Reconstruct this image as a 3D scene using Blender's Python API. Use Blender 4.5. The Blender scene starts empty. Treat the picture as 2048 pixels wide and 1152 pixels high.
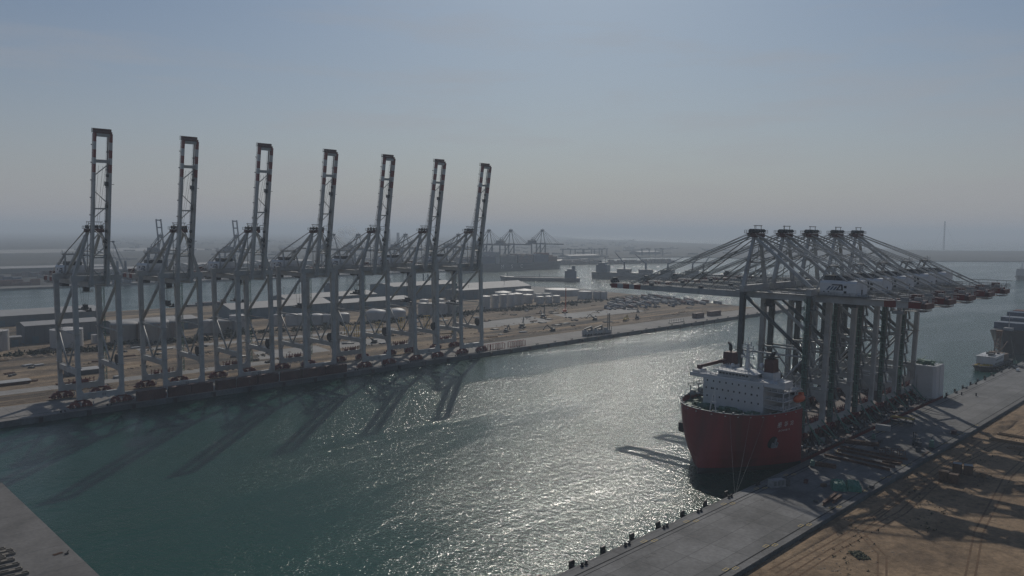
import bpy, math, random
from mathutils import Vector, Matrix
R = math.radians
random.seed(11)
scene = bpy.context.scene
col = scene.collection

# ------------------------------------------------------------------ camera
# world: +X runs along both quays (away from the basin's end), +Y across the basin, Z up from the quay
CAM_H, YAW, PITCH, ROLL = 88.0, R(45.04), R(4.17), R(0.383)
cam_d = bpy.data.cameras.new('camera'); cam = bpy.data.objects.new('camera', cam_d); col.objects.link(cam)
F = Vector((math.cos(PITCH)*math.cos(YAW), math.cos(PITCH)*math.sin(YAW), -math.sin(PITCH)))
Rt = Vector((math.sin(YAW), -math.cos(YAW), 0)); Up = Rt.cross(F)
c_, s_ = math.cos(ROLL), math.sin(ROLL)
R2 = c_*Rt + s_*Up; U2 = -s_*Rt + c_*Up
cam.matrix_world = Matrix(((R2.x, U2.x, -F.x, 0), (R2.y, U2.y, -F.y, 0), (R2.z, U2.z, -F.z, CAM_H), (0, 0, 0, 1)))
cam_d.sensor_width = 36.0; cam_d.lens = 1559/2048*36
cam_d.clip_start = 1.0; cam_d.clip_end = 120000
scene.camera = cam

# ------------------------------------------------------------------ sky, sun, exposure
SUN_EL, SUN_AZ = R(37.0), R(40.2)          # azimuth measured from +X towards +Y
world = bpy.data.worlds.new('World'); scene.world = world; world.use_nodes = True
nt = world.node_tree; nt.nodes.clear()
wo = nt.nodes.new('ShaderNodeOutputWorld'); bg = nt.nodes.new('ShaderNodeBackground')
sky = nt.nodes.new('ShaderNodeTexSky'); sky.sky_type = 'NISHITA'; sky.sun_disc = False
sky.sun_elevation = SUN_EL; sky.sun_rotation = math.pi/2 - SUN_AZ
sky.altitude = 0; sky.air_density = 1.0; sky.dust_density = .9; sky.ozone_density = 1.0
tc = nt.nodes.new('ShaderNodeTexCoord'); mp = nt.nodes.new('ShaderNodeMapping'); mp.inputs['Scale'].default_value = (1.6, 1.6, 11)
nz = nt.nodes.new('ShaderNodeTexNoise'); nz.inputs['Scale'].default_value = 2.3; nz.inputs['Detail'].default_value = 7; nz.inputs['Roughness'].default_value = .55
cr = nt.nodes.new('ShaderNodeValToRGB'); cr.color_ramp.elements[0].position = .5; cr.color_ramp.elements[1].position = .78
cr.color_ramp.elements[1].color = (.45, .45, .45, 1)
mx = nt.nodes.new('ShaderNodeMix'); mx.data_type = 'RGBA'; mx.inputs['B'].default_value = (7.6, 7.7, 8.0, 1)
nt.links.new(tc.outputs['Generated'], mp.inputs['Vector']); nt.links.new(mp.outputs[0], nz.inputs['Vector'])
nt.links.new(nz.outputs['Fac'], cr.inputs['Fac']); nt.links.new(cr.outputs['Color'], mx.inputs['Factor'])
hs = nt.nodes.new('ShaderNodeHueSaturation'); hs.inputs['Saturation'].default_value = 1.2
nt.links.new(sky.outputs['Color'], hs.inputs['Color'])
tn = nt.nodes.new('ShaderNodeMix'); tn.data_type = 'RGBA'; tn.blend_type = 'MULTIPLY'; tn.inputs['Factor'].default_value = 1; tn.inputs['B'].default_value = (.80, .98, 1.09, 1)
nt.links.new(hs.outputs['Color'], tn.inputs['A']); nt.links.new(tn.outputs['Result'], mx.inputs['A']); sz = nt.nodes.new('ShaderNodeSeparateXYZ'); nt.links.new(tc.outputs['Generated'], sz.inputs[0])     # pale dust layer low in the sky
mz = nt.nodes.new('ShaderNodeMath'); mz.operation = 'MULTIPLY'; mz.inputs[1].default_value = -4.6; nt.links.new(sz.outputs['Z'], mz.inputs[0])
ez = nt.nodes.new('ShaderNodeMath'); ez.operation = 'EXPONENT'; nt.links.new(mz.outputs[0], ez.inputs[0])
fz = nt.nodes.new('ShaderNodeMath'); fz.operation = 'MULTIPLY'; fz.inputs[1].default_value = .95; fz.use_clamp = True; nt.links.new(ez.outputs[0], fz.inputs[0])
dz = nt.nodes.new('ShaderNodeMix'); dz.data_type = 'RGBA'; dz.inputs['B'].default_value = (7.6, 7.45, 8.1, 1); nt.links.new(fz.outputs[0], dz.inputs['Factor'])
nt.links.new(mx.outputs['Result'], dz.inputs['A']); nt.links.new(dz.outputs['Result'], bg.inputs['Color'])
nt.links.new(bg.outputs[0], wo.inputs['Surface'])
bg.inputs['Strength'].default_value = 0.076
sun_d = bpy.data.lights.new('sun', 'SUN'); sun_d.energy = 4.0; sun_d.angle = R(.5); sun_d.color = (1, .94, .84)
sun = bpy.data.objects.new('sun', sun_d); col.objects.link(sun)
sdir = Vector((math.cos(SUN_EL)*math.cos(SUN_AZ), math.cos(SUN_EL)*math.sin(SUN_AZ), math.sin(SUN_EL)))
sun.rotation_euler = sdir.to_track_quat('Z', 'Y').to_euler()
vs = scene.view_settings; vs.view_transform = 'Standard'; vs.look = 'None'; vs.gamma = 1; vs.exposure = -0.8
scene.cycles.max_bounces = 6; scene.cycles.volume_bounces = 0
scene.cycles.sample_clamp_indirect = 4; scene.cycles.use_denoising = True; scene.cycles.denoising_prefilter = 'NONE'

# ------------------------------------------------------------------ materials
MATS = {}
def mat(name, rgb, rough=.6, var=.25, scale=.4, metal=0., dirt=None, dirt_amt=.0, bump=0., stretch=(1, 1, 1), spec=.4):
    """painted / mineral surface: colour broken up by world-space noise, optional second colour in patches"""
    if name in MATS: return MATS[name]
    m = bpy.data.materials.new(name); m.use_nodes = True; n = m.node_tree.nodes; l = m.node_tree.links
    p = n['Principled BSDF']; p.inputs['Roughness'].default_value = rough; p.inputs['Metallic'].default_value = metal
    p.inputs['Specular IOR Level'].default_value = spec
    g = n.new('ShaderNodeNewGeometry'); mpn = n.new('ShaderNodeMapping'); mpn.inputs['Scale'].default_value = stretch
    l.new(g.outputs['Position'], mpn.inputs['Vector'])
    t = n.new('ShaderNodeTexNoise'); t.inputs['Scale'].default_value = scale; t.inputs['Detail'].default_value = 6; t.inputs['Roughness'].default_value = .65
    l.new(mpn.outputs[0], t.inputs['Vector'])
    r = n.new('ShaderNodeValToRGB'); e = r.color_ramp.elements
    e[0].position = .3; e[1].position = .72
    e[0].color = tuple(max(0, c*(1-var)) for c in rgb)+(1,); e[1].color = tuple(min(1, c*(1+var)) for c in rgb)+(1,)
    l.new(t.outputs['Fac'], r.inputs['Fac']); out = r.outputs['Color']
    if dirt:
        t2 = n.new('ShaderNodeTexNoise'); t2.inputs['Scale'].default_value = scale*.37; t2.inputs['Detail'].default_value = 8; t2.inputs['Roughness'].default_value = .7
        l.new(mpn.outputs[0], t2.inputs['Vector'])
        r2 = n.new('ShaderNodeValToRGB'); r2.color_ramp.elements[0].position = .5; r2.color_ramp.elements[1].position = .68
        r2.color_ramp.elements[1].color = (dirt_amt,)*3+(1,)
        l.new(t2.outputs['Fac'], r2.inputs['Fac'])
        mm = n.new('ShaderNodeMix'); mm.data_type = 'RGBA'; l.new(r2.outputs['Color'], mm.inputs['Factor']); l.new(out, mm.inputs['A'])
        mm.inputs['B'].default_value = tuple(dirt)+(1,); out = mm.outputs['Result']
    l.new(out, p.inputs['Base Color'])
    if bump:
        b = n.new('ShaderNodeBump'); b.inputs['Strength'].default_value = 1; b.inputs['Distance'].default_value = bump
        l.new(t.outputs['Fac'], b.inputs['Height']); l.new(b.outputs[0], p.inputs['Normal'])
    MATS[name] = m; return m
rust = (.16, .075, .04)
mat('crane_paint', (.36, .365, .36), .5, .12, .25, dirt=(.20, .17, .14), dirt_amt=.7)
mat('crane_dark_tone', (.075, .085, .085), .5, .15, .25)
mat('band_red', (.17, .022, .022), .5, .2, .3)
mat('band_white', (.40, .41, .41), .5, .12, .3)
mat('bogie_red', (.16, .028, .024), .6, .4, .7, dirt=(.03, .02, .02), dirt_amt=.6)
mat('dark_steel', (.06, .065, .07), .55, .3, .6)
mat('apex_red', (.085, .03, .03), .6, .4, .8)
mat('grey_steel', (.22, .23, .235), .55, .25, .6)
mat('green_steel', (.10, .20, .16), .55, .3, .6)
mat('house_paint', (.58, .59, .60), .5, .08, .3, dirt=(.34, .32, .3), dirt_amt=.4)
mat('logo_blue', (.03, .07, .15), .5, .1)
mat('mark_dark', (.03, .035, .045), .6, .1)
mat('mark_white', (.62, .62, .6), .6, .1)
mat('hull_red', (.21, .014, .017), .5, .22, .12, dirt=(.085, .022, .018), dirt_amt=.8, stretch=(1, 1, .12))
mat('hull_black', (.018, .018, .02), .5, .3, .2)
mat('deck_green', (.05, .12, .085), .6, .3, .5, dirt=rust, dirt_amt=.5)
mat('deck_red', (.055, .03, .027), .7, .4, .4, dirt=(.04, .03, .03), dirt_amt=.7)
mat('ship_white', (.5, .51, .52), .45, .07, .3, dirt=(.45, .40, .34), dirt_amt=.35)
mat('glass_dark', (.02, .025, .03), .15, .2)
mat('orange', (.55, .10, .03), .5, .15)
mat('black', (.014, .014, .016), .6, .3)
mat('tyre', (.02, .02, .02), .8, .2)
mat('yellow', (.42, .29, .05), .6, .25)
mat('tarp_green', (.03, .17, .12), .4, .5, 1.4, bump=.3)
mat('rusty', (.13, .07, .045), .75, .5, 1.2)
mat('brown_box', (.085, .035, .03), .65, .4, .3, dirt=(.03, .02, .02), dirt_amt=.5)
mat('timber', (.22, .15, .09), .8, .35, 1.5)
mat('crate_brown', (.14, .09, .06), .8, .4, 1.0)
mat('tank_white', (.42, .405, .39), .55, .08, .15, dirt=(.26, .2, .15), dirt_amt=.5, stretch=(1, 1, .15))
mat('tank_rust', (.28, .25, .22), .6, .15, .3, dirt=(.17, .10, .06), dirt_amt=.8, stretch=(1, 1, .1))
mat('roof_pale', (.25, .245, .245), .7, .1, .1, stretch=(1, .2, 1), dirt=(.27, .25, .23), dirt_amt=.5)
mat('roof_grey', (.17, .17, .18), .7, .12, .1, stretch=(1, .2, 1))
mat('wall_grey', (.13, .14, .145), .7, .15, .2, stretch=(1, 1, .2))
mat('wall_blue', (.09, .14, .17), .6, .15, .2)
mat('cont_brown', (.13, .06, .05), .7, .35, .12, spec=.08)
mat('cont_blue', (.06, .09, .14), .7, .3, .12, spec=.08)
mat('cont_grey', (.16, .16, .165), .7, .3, .12, spec=.08)
mat('cont_mix', (.12, .085, .085), .7, .7, .22, dirt=(.06, .10, .15), dirt_amt=.9)
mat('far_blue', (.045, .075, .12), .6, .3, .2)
mat('ship_hull_grey', (.05, .06, .075), .6, .25, .08)
mat('scrub', (.045, .05, .028), .9, .5, .8)
mat('rubble', (.17, .125, .085), .9, .5, .7)
mat('smoke_white', (.8, .8, .8), .9, .05)
mat('block_grey', (.17, .15, .125), .85, .3, .9)
mat('canvas_white', (.34, .34, .34), .8, .15, .5, spec=.1)

def ground_mat(name, a, b, c, scale, stretch, fine, bump=.0, mid=.52):
    m = bpy.data.materials.new(name); m.use_nodes = True; n = m.node_tree.nodes; l = m.node_tree.links
    p = n['Principled BSDF']; p.inputs['Roughness'].default_value = .92; p.inputs['Specular IOR Level'].default_value = .15
    g = n.new('ShaderNodeNewGeometry'); q = n.new('ShaderNodeMapping'); q.inputs['Scale'].default_value = stretch
    l.new(g.outputs['Position'], q.inputs['Vector'])
    t = n.new('ShaderNodeTexNoise'); t.inputs['Scale'].default_value = scale; t.inputs['Detail'].default_value = 9; t.inputs['Roughness'].default_value = .68
    t.inputs['Distortion'].default_value = .6
    l.new(q.outputs[0], t.inputs['Vector'])
    r = n.new('ShaderNodeValToRGB'); e = r.color_ramp.elements
    e[0].position = mid-.14; e[0].color = c+(1,); e[1].position = mid+.16; e[1].color = a+(1,)
    k = r.color_ramp.elements.new(mid); k.color = b+(1,)
    l.new(t.outputs['Fac'], r.inputs['Fac'])
    t2 = n.new('ShaderNodeTexNoise'); t2.inputs['Scale'].default_value = fine; t2.inputs['Detail'].default_value = 6; t2.inputs['Roughness'].default_value = .75
    l.new(g.outputs['Position'], t2.inputs['Vector'])
    mr = n.new('ShaderNodeMapRange'); mr.inputs['From Min'].default_value = .25; mr.inputs['From Max'].default_value = .75
    mr.inputs['To Min'].default_value = .42; mr.inputs['To Max'].default_value = 1.4; l.new(t2.outputs['Fac'], mr.inputs['Value'])
    mm = n.new('ShaderNodeMix'); mm.data_type = 'RGBA'; mm.blend_type = 'MULTIPLY'; mm.inputs['Factor'].default_value = 1
    l.new(r.outputs['Color'], mm.inputs['A']); l.new(mr.outputs[0], mm.inputs['B']); l.new(mm.outputs['Result'], p.inputs['Base Color'])
    if bump:
        bn = n.new('ShaderNodeBump'); bn.inputs['Distance'].default_value = bump; l.new(t2.outputs['Fac'], bn.inputs['Height']); l.new(bn.outputs[0], p.inputs['Normal'])
    MATS[name] = m; return m
mat('rail_groove', (.03, .03, .03), .95, .3, .5, spec=.05); mat('track_soil', (.15, .10, .065), .95, .35, 1.2, spec=.05, bump=.2)
ground_mat('sand_near', (.29, .205, .13), (.23, .16, .10), (.12, .085, .058), .035, (.5, 1, 1), .35, .5, mid=.46)
ground_mat('sand_site', (.35, .265, .17), (.20, .15, .105), (.055, .047, .04), .024, (.26, 1.7, 1), .22, .6, mid=.535)
ground_mat('far_ground', (.06, .056, .052), (.036, .036, .036), (.02, .024, .022), .0035, (.35, 1, 1), .02, mid=.5)

def concrete_mat(name, rgb, jx, jy, stain=.35):
    m = bpy.data.materials.new(name); m.use_nodes = True; n = m.node_tree.nodes; l = m.node_tree.links
    p = n['Principled BSDF']; p.inputs['Roughness'].default_value = .85; p.inputs['Specular IOR Level'].default_value = .25
    g = n.new('ShaderNodeNewGeometry'); sx = n.new('ShaderNodeSeparateXYZ'); l.new(g.outputs['Position'], sx.inputs[0])
    t = n.new('ShaderNodeTexNoise'); t.inputs['Scale'].default_value = .05; t.inputs['Detail'].default_value = 9; t.inputs['Roughness'].default_value = .7
    l.new(g.outputs['Position'], t.inputs['Vector'])
    r = n.new('ShaderNodeValToRGB'); r.color_ramp.elements[0].position = .32; r.color_ramp.elements[1].position = .68
    r.color_ramp.elements[0].color = tuple(c*(1-stain) for c in rgb)+(1,); r.color_ramp.elements[1].color = tuple(c*(1+stain*.5) for c in rgb)+(1,)
    l.new(t.outputs['Fac'], r.inputs['Fac']); last = r.outputs['Color']
    for ax, per in (('X', jx), ('Y', jy)):
        if not per: continue
        d = n.new('ShaderNodeMath'); d.operation = 'DIVIDE'; d.inputs[1].default_value = per; l.new(sx.outputs[ax], d.inputs[0])
        f = n.new('ShaderNodeMath'); f.operation = 'FRACT'; l.new(d.outputs[0], f.inputs[0])
        lt = n.new('ShaderNodeMath'); lt.operation = 'LESS_THAN'; lt.inputs[1].default_value = .22/per; l.new(f.outputs[0], lt.inputs[0])
        sc = n.new('ShaderNodeMath'); sc.operation = 'MULTIPLY'; sc.inputs[1].default_value = .65; l.new(lt.outputs[0], sc.inputs[0])
        fl = n.new('ShaderNodeMath'); fl.operation = 'FLOOR'; l.new(d.outputs[0], fl.inputs[0])
        wn = n.new('ShaderNodeTexWhiteNoise'); wn.noise_dimensions = '1D'; l.new(fl.outputs[0], wn.inputs['W'])
        mr = n.new('ShaderNodeMapRange'); mr.inputs['To Min'].default_value = .88; mr.inputs['To Max'].default_value = 1.08; l.new(wn.outputs['Value'], mr.inputs['Value'])
        m1 = n.new('ShaderNodeMix'); m1.data_type = 'RGBA'; m1.blend_type = 'MULTIPLY'; m1.inputs['Factor'].default_value = 1
        l.new(last, m1.inputs['A']); l.new(mr.outputs[0], m1.inputs['B'])
        m2 = n.new('ShaderNodeMix'); m2.data_type = 'RGBA'; l.new(sc.outputs[0], m2.inputs['Factor']); l.new(m1.outputs['Result'], m2.inputs['A'])
        m2.inputs['B'].default_value = (.05, .05, .05, 1); last = m2.outputs['Result']
    t2 = n.new('ShaderNodeTexNoise'); t2.inputs['Scale'].default_value = .9; t2.inputs['Detail'].default_value = 5; l.new(g.outputs['Position'], t2.inputs['Vector'])
    mr = n.new('ShaderNodeMapRange'); mr.inputs['From Min'].default_value = .3; mr.inputs['From Max'].default_value = .7; mr.inputs['To Min'].default_value = .82; mr.inputs['To Max'].default_value = 1.12
    l.new(t2.outputs['Fac'], mr.inputs['Value'])
    m3 = n.new('ShaderNodeMix'); m3.data_type = 'RGBA'; m3.blend_type = 'MULTIPLY'; m3.inputs['Factor'].default_value = 1
    l.new(last, m3.inputs['A']); l.new(mr.outputs[0], m3.inputs['B']); l.new(m3.outputs['Result'], p.inputs['Base Color'])
    MATS[name] = m; return m
concrete_mat('concrete', (.165, .162, .16), 12, 8.0, .5)
concrete_mat('concrete_end', (.14, .134, .13), 0, 17, .4)
concrete_mat('concrete_left', (.205, .192, .18), 30, 0, .25)
concrete_mat('road_pale', (.24, .23, .22), 40, 0, .2)
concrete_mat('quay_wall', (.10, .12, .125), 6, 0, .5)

def water_mat():
    m = bpy.data.materials.new('water'); m.use_nodes = True; n = m.node_tree.nodes; l = m.node_tree.links
    n.clear(); o = n.new('ShaderNodeOutputMaterial')
    g = n.new('ShaderNodeNewGeometry')
    def noise(scale, det, rough, st, rot=0., dist=0.):
        q = n.new('ShaderNodeMapping'); q.inputs['Scale'].default_value = st; q.inputs['Rotation'].default_value = (0, 0, rot)
        l.new(g.outputs['Position'], q.inputs['Vector'])
        t = n.new('ShaderNodeTexNoise'); t.inputs['Scale'].default_value = scale; t.inputs['Detail'].default_value = det
        t.inputs['Roughness'].default_value = rough; t.inputs['Distortion'].default_value = dist; l.new(q.outputs[0], t.inputs['Vector']); return t.outputs['Fac']
    def math_(op, a, b):
        k = n.new('ShaderNodeMath'); k.operation = op
        for i, v in enumerate((a, b)):
            if isinstance(v, (int, float)): k.inputs[i].default_value = v
            else: l.new(v, k.inputs[i])
        return k.outputs[0]
    h1 = noise(.42, 3, .62, (1, .62, 1), R(38), .4)        # wind waves, a few metres long
    h2 = noise(1.5, 3, .6, (1, .7, 1), R(55), .5)          # ripples
    h3 = noise(.055, 2, .5, (1, .5, 1), R(25), .3)         # low swell
    h = math_('ADD', math_('ADD', math_('MULTIPLY', h1, WAVE[0]), math_('MULTIPLY', h2, WAVE[1])), math_('MULTIPLY', h3, WAVE[2]))
    slick = noise(.0085, 5, .6, (.42, 1.25, 1), R(-8), 1.2)      # wind slicks and cat's-paws
    mr = n.new('ShaderNodeMapRange'); mr.inputs['From Min'].default_value = .40; mr.inputs['From Max'].default_value = .56
    mr.inputs['To Min'].default_value = .55; mr.inputs['To Max'].default_value = 1.1; l.new(slick, mr.inputs['Value'])
    h = math_('MULTIPLY', h, mr.outputs[0])
    b = n.new('ShaderNodeBump'); b.inputs['Strength'].default_value = 1; b.inputs['Distance'].default_value = 1; l.new(h, b.inputs['Height'])
    d = n.new('ShaderNodeBsdfDiffuse')
    tint = noise(.006, 4, .5, (1, 1, 1)); r = n.new('ShaderNodeValToRGB'); l.new(tint, r.inputs['Fac'])
    r.color_ramp.elements[0].position = .3; r.color_ramp.elements[0].color = (.0045, .040, .029, 1)
    r.color_ramp.elements[1].position = .7; r.color_ramp.elements[1].color = (.006, .050, .035, 1)
    l.new(r.outputs['Color'], d.inputs['Color'])
    gl = n.new('ShaderNodeBsdfGlossy'); gl.inputs['Roughness'].default_value = .13; l.new(b.outputs[0], gl.inputs['Normal'])
    fr = n.new('ShaderNodeFresnel'); fr.inputs['IOR'].default_value = 1.33; l.new(b.outputs[0], fr.inputs['Normal'])
    mx = n.new('ShaderNodeMixShader'); l.new(fr.outputs[0], mx.inputs['Fac']); l.new(d.outputs[0], mx.inputs[1]); l.new(gl.outputs[0], mx.inputs[2])
    l.new(mx.outputs[0], o.inputs['Surface']); MATS['water'] = m
WAVE = (.50, .27, .35)
water_mat()

# ------------------------------------------------------------------ mesh helpers
class MB:
    """collects shapes, builds ONE mesh object"""
    def __init__(s): s.v = []; s.f = []; s.m = []; s.sm = []; s.cur = 0; s.smooth = False
    def add(s, vs, fs):
        b = len(s.v); s.v += [tuple(v) for v in vs]
        for f in fs: s.f.append([i+b for i in f]); s.m.append(s.cur); s.sm.append(s.smooth)
        return s
    def box(s, c, d, rz=0.):
        x, y, z = d[0]/2, d[1]/2, d[2]/2; cs, sn = math.cos(rz), math.sin(rz)
        P = [(c[0]+a*cs-b*sn, c[1]+a*sn+b*cs, c[2]+e) for e in (-z, z) for a, b in ((-x, -y), (x, -y), (x, y), (-x, y))]
        return s.add(P, [(3, 2, 1, 0), (4, 5, 6, 7), (0, 1, 5, 4), (1, 2, 6, 5), (2, 3, 7, 6), (3, 0, 4, 7)])
    def beam(s, a, b, w, h=None, w2=None, h2=None, up=(0, 0, 1)):
        a, b = Vector(a), Vector(b); h = h or w; w2 = w2 or w; h2 = h2 or h
        d = (b-a).normalized(); u = Vector(up)
        if abs(d.dot(u)) > .97: u = Vector((0, 1, 0))
        x = d.cross(u).normalized(); y = x.cross(d)
        P = []
        for p, ww, hh in ((a, w, h), (b, w2, h2)):
            for i, j in ((-1, -1), (1, -1), (1, 1), (-1, 1)): P.append(p+x*(i*ww/2)+y*(j*hh/2))
        return s.add(P, [(3, 2, 1, 0), (4, 5, 6, 7), (0, 1, 5, 4), (1, 2, 6, 5), (2, 3, 7, 6), (3, 0, 4, 7)])
    def cyl(s, a, b, r, r2=None, n=10, caps=True):
        a, b = Vector(a), Vector(b); r2 = r if r2 is None else r2
        d = (b-a).normalized(); u = Vector((0, 0, 1)) if abs(d.z) < .97 else Vector((1, 0, 0))
        x = d.cross(u).normalized(); y = d.cross(x)
        P = [p+(x*math.cos(2*math.pi*k/n)+y*math.sin(2*math.pi*k/n))*rr for p, rr in ((a, r), (b, r2)) for k in range(n)]
        fs = [(k, k+n, (k+1) % n+n, (k+1) % n) for k in range(n)]
        if caps: fs += [tuple(range(n)), tuple(range(2*n-1, n-1, -1))]
        return s.add(P, fs)
    def lathe(s, prof, c=(0, 0, 0), n=28):
        P = [(c[0]+r*math.cos(2*math.pi*k/n), c[1]+r*math.sin(2*math.pi*k/n), c[2]+z) for r, z in prof for k in range(n)]
        fs = [(i*n+k, i*n+(k+1) % n, (i+1)*n+(k+1) % n, (i+1)*n+k) for i in range(len(prof)-1) for k in range(n)]
        return s.add(P, fs)
    def prism(s, poly, z0, z1):
        n = len(poly); P = [(x, y, z) for z in (z0, z1) for x, y in poly]
        a = sum(poly[i][0]*poly[(i+1) % n][1]-poly[(i+1) % n][0]*poly[i][1] for i in range(n))
        fs = [(i, (i+1) % n, (i+1) % n+n, i+n) for i in range(n)]+[tuple(range(n-1, -1, -1)), tuple(range(n, 2*n))]
        if a < 0: fs = [f[::-1] for f in fs]
        return s.add(P, fs)
    def extr(s, poly, axis, a, b):
        """polygon in the plane across `axis` ('x': (y,z), 'y': (x,z)), extruded from a to b"""
        n = len(poly)
        if axis == 'x': P = [(t, p, q) for t in (a, b) for p, q in poly]
        else: P = [(p, t, q) for t in (a, b) for p, q in poly]
        return s.add(P, [(i, (i+1) % n, (i+1) % n+n, i+n) for i in range(n)]+[tuple(range(n-1, -1, -1)), tuple(range(n, 2*n))])
    def rail(s, pts, h=1.15, t=.09, step=3.0, mid=True):
        for a, b in zip(pts, pts[1:]):
            a, b = Vector(a), Vector(b); L = (b-a).length; k = max(1, int(L/step)); z = Vector((0, 0, h))
            s.beam(a+z, b+z, t); 
            if mid: s.beam(a+z*.55, b+z*.55, t*.8)
            for i in range(k+1): p = a.lerp(b, i/k); s.beam(p, p+z, t)
        return s
    def build(s, name, mats, parent=None):
        me = bpy.data.meshes.new(name); me.from_pydata(s.v, [], s.f)
        if isinstance(mats, str): mats = [mats]
        for k in mats: me.materials.append(MATS[k])
        me.polygons.foreach_set('material_index', s.m); me.polygons.foreach_set('use_smooth', s.sm); me.update()
        o = bpy.data.objects.new(name, me); col.objects.link(o)
        if parent: o.parent = parent
        return o
def tag(o, label, cat, group=None):
    o['label'] = label; o['category'] = cat
    if group: o['group'] = group
    return o
def thing(name, label, cat, loc=(0, 0, 0), rz=0., group=None):
    o = bpy.data.objects.new(name, None); col.objects.link(o); o.location = loc; o.rotation_euler = (0, 0, rz); o.empty_display_size = 1
    return tag(o, label, cat, group)
def kind(o, k): o['kind'] = k; return o
def kids(o): return [c for c in col.objects if c.parent == o]
CH = {}
def copy_tree(o, parent=None):
    c = o.copy(); col.objects.link(c)
    if parent: c.parent = parent
    for ch in list(o.children): copy_tree(ch, c)
    return c
ORD = ['first', 'second', 'third', 'fourth', 'fifth', 'sixth', 'seventh', 'eighth', 'ninth', 'tenth', 'eleventh', 'twelfth', 'thirteenth', 'fourteenth', 'fifteenth', 'sixteenth', 'seventeenth', 'eighteenth', 'nineteenth', 'twentieth']
def nth(i):
    if i < 20: return ORD[i]
    t = ['', '', 'twenty', 'thirty', 'forty', 'fifty', 'sixty', 'seventy', 'eighty', 'ninety'][(i+1)//10]; u = (i+1) % 10
    return (t[:-1]+'ieth') if u == 0 else t+'-'+ORD[u-1]
def text_mesh(txt, size, spacing=1.0):
    cu = bpy.data.curves.new('lettering', 'FONT'); cu.body = txt; cu.size = size; cu.space_character = spacing; cu.align_x = 'CENTER'; cu.align_y = 'CENTER'
    cu.fill_mode = 'FRONT'; cu.resolution_u = 3
    o = bpy.data.objects.new('lettering', cu); col.objects.link(o)
    me = bpy.data.meshes.new_from_object(o.evaluated_get(bpy.context.evaluated_depsgraph_get()))
    bpy.data.objects.remove(o); bpy.data.curves.remove(cu)
    return me
def text_obj(name, txt, size, m, parent, loc, xdir, updir, spacing=1.0):
    """lettering standing in the plane spanned by xdir and updir"""
    me = text_mesh(txt, size, spacing); me.materials.clear(); me.materials.append(MATS[m])
    x = Vector(xdir).normalized(); y = Vector(updir).normalized(); z = x.cross(y)
    for v in me.vertices: p = v.co; v.co = x*p.x+y*p.y+z*.04
    o = bpy.data.objects.new(name, me); col.objects.link(o); o.parent = parent; o.location = loc; return o

# ================================================================== SETTING
QL, QR, QE, WZ = 410.0, 129.0, 62.0, -2.8        # left quay edge (y), right quay edge (y), basin end (x), water level
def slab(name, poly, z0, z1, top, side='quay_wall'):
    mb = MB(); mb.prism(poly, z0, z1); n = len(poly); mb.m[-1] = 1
    return kind(mb.build(name, [side, top]), 'structure')
def sheet(name, poly, z, m):
    mb = MB(); a = sum(poly[i][0]*poly[(i+1) % len(poly)][1]-poly[(i+1) % len(poly)][0]*poly[i][1] for i in range(len(poly)))
    mb.add([(x, y, z) for x, y in poly], [tuple(range(len(poly))) if a > 0 else tuple(range(len(poly)-1, -1, -1))])
    return kind(mb.build(name, [m]), 'structure')
B_ = 29500
sheet('water', [(-B_, -B_), (B_, -B_), (B_, B_), (-B_, B_)], WZ, 'water')
# left bank: the peninsula between the basin and the far channel
slab('ground_peninsula', [(-900, QL+34), (850, QL+34), (930, 800), (880, 880), (420, 880), (150, 892), (-900, 900)], -4, -.15, 'sand_site')
slab('quay_left', [(-900, QL), (905, QL), (905, QL+34.5), (-900, QL+34.5)], -4.2, 0, 'concrete_left')
# right bank
slab('quay_right', [(QE, 97), (1500, 97), (1500, QR), (QE, QR)], -4.2, 0, 'concrete')
slab('ground_right', [(QE+3, -900), (1500, -900), (1500, 98), (QE+3, 98)], -4.1, -1.2, 'sand_near', 'sand_near')
slab('quay_end', [(-900, -900), (QE, -900), (QE, QL+1), (-900, QL+1)], -4.3, -.02, 'concrete_end')
# far bank and far shore
far_edge = [(-900, 1322), (1490, 1322), (1500, 1400), (1600, 1418), (1990, 1285), (2080, 1205), (2100, 1235), (1960, 1400), (1800, 1560), (2200, 1640), (2473, 1557), (2574, 1020), (3050, 635), (3500, 300), (3900, -100),
            (5200, -300), (5170, 480), (5050, 900), (4600, 1350), (5180, 2850), (7600, 6400), (11500, 10300), (16000, 15500), (24000, 26000), (24000, 29000), (-26000, 29000), (-26000, 1322)]
slab('far_land', far_edge, -4.4, -.3, 'far_ground')
# roads and concrete pads on the peninsula
def strip(name, pts, w, z, m):
    L = []; Rr = []
    for i, p in enumerate(pts):
        a = Vector(pts[max(0, i-1)]); b = Vector(pts[min(len(pts)-1, i+1)]); d = (b-a).normalized(); nn = Vector((-d.y, d.x)); p = Vector(p)
        L.append(tuple(p+nn*w/2)); Rr.append(tuple(p-nn*w/2))
    mb = MB()
    for i in range(len(pts)-1): mb.add([(*Rr[i], z), (*Rr[i+1], z), (*L[i+1], z), (*L[i], z)], [(0, 1, 2, 3)])
    return kind(mb.build(name, [m]), 'structure')
strip('road_along_quay', [(-200, 487), (97, 483), (172, 480), (260, 478)], 13, -.142, 'road_pale')
strip('road_by_tanks', [(205, 590), (238, 587), (311, 580), (420, 572)], 14, -.142, 'road_pale')
sheet('concrete_pad', [(250, 492), (262, 526), (312, 524), (306, 494)], -.142, 'road_pale')
sheet('concrete_pad', [(318, 500), (318, 530), (372, 528), (366, 498)], -.142, 'road_pale')
sheet('concrete_pad', [(478, 516), (500, 552), (584, 556), (568, 512)], -.142, 'road_pale')
sheet('concrete_pad', [(600, 514), (612, 552), (742, 546), (716, 508)], -.142, 'road_pale')
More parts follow.
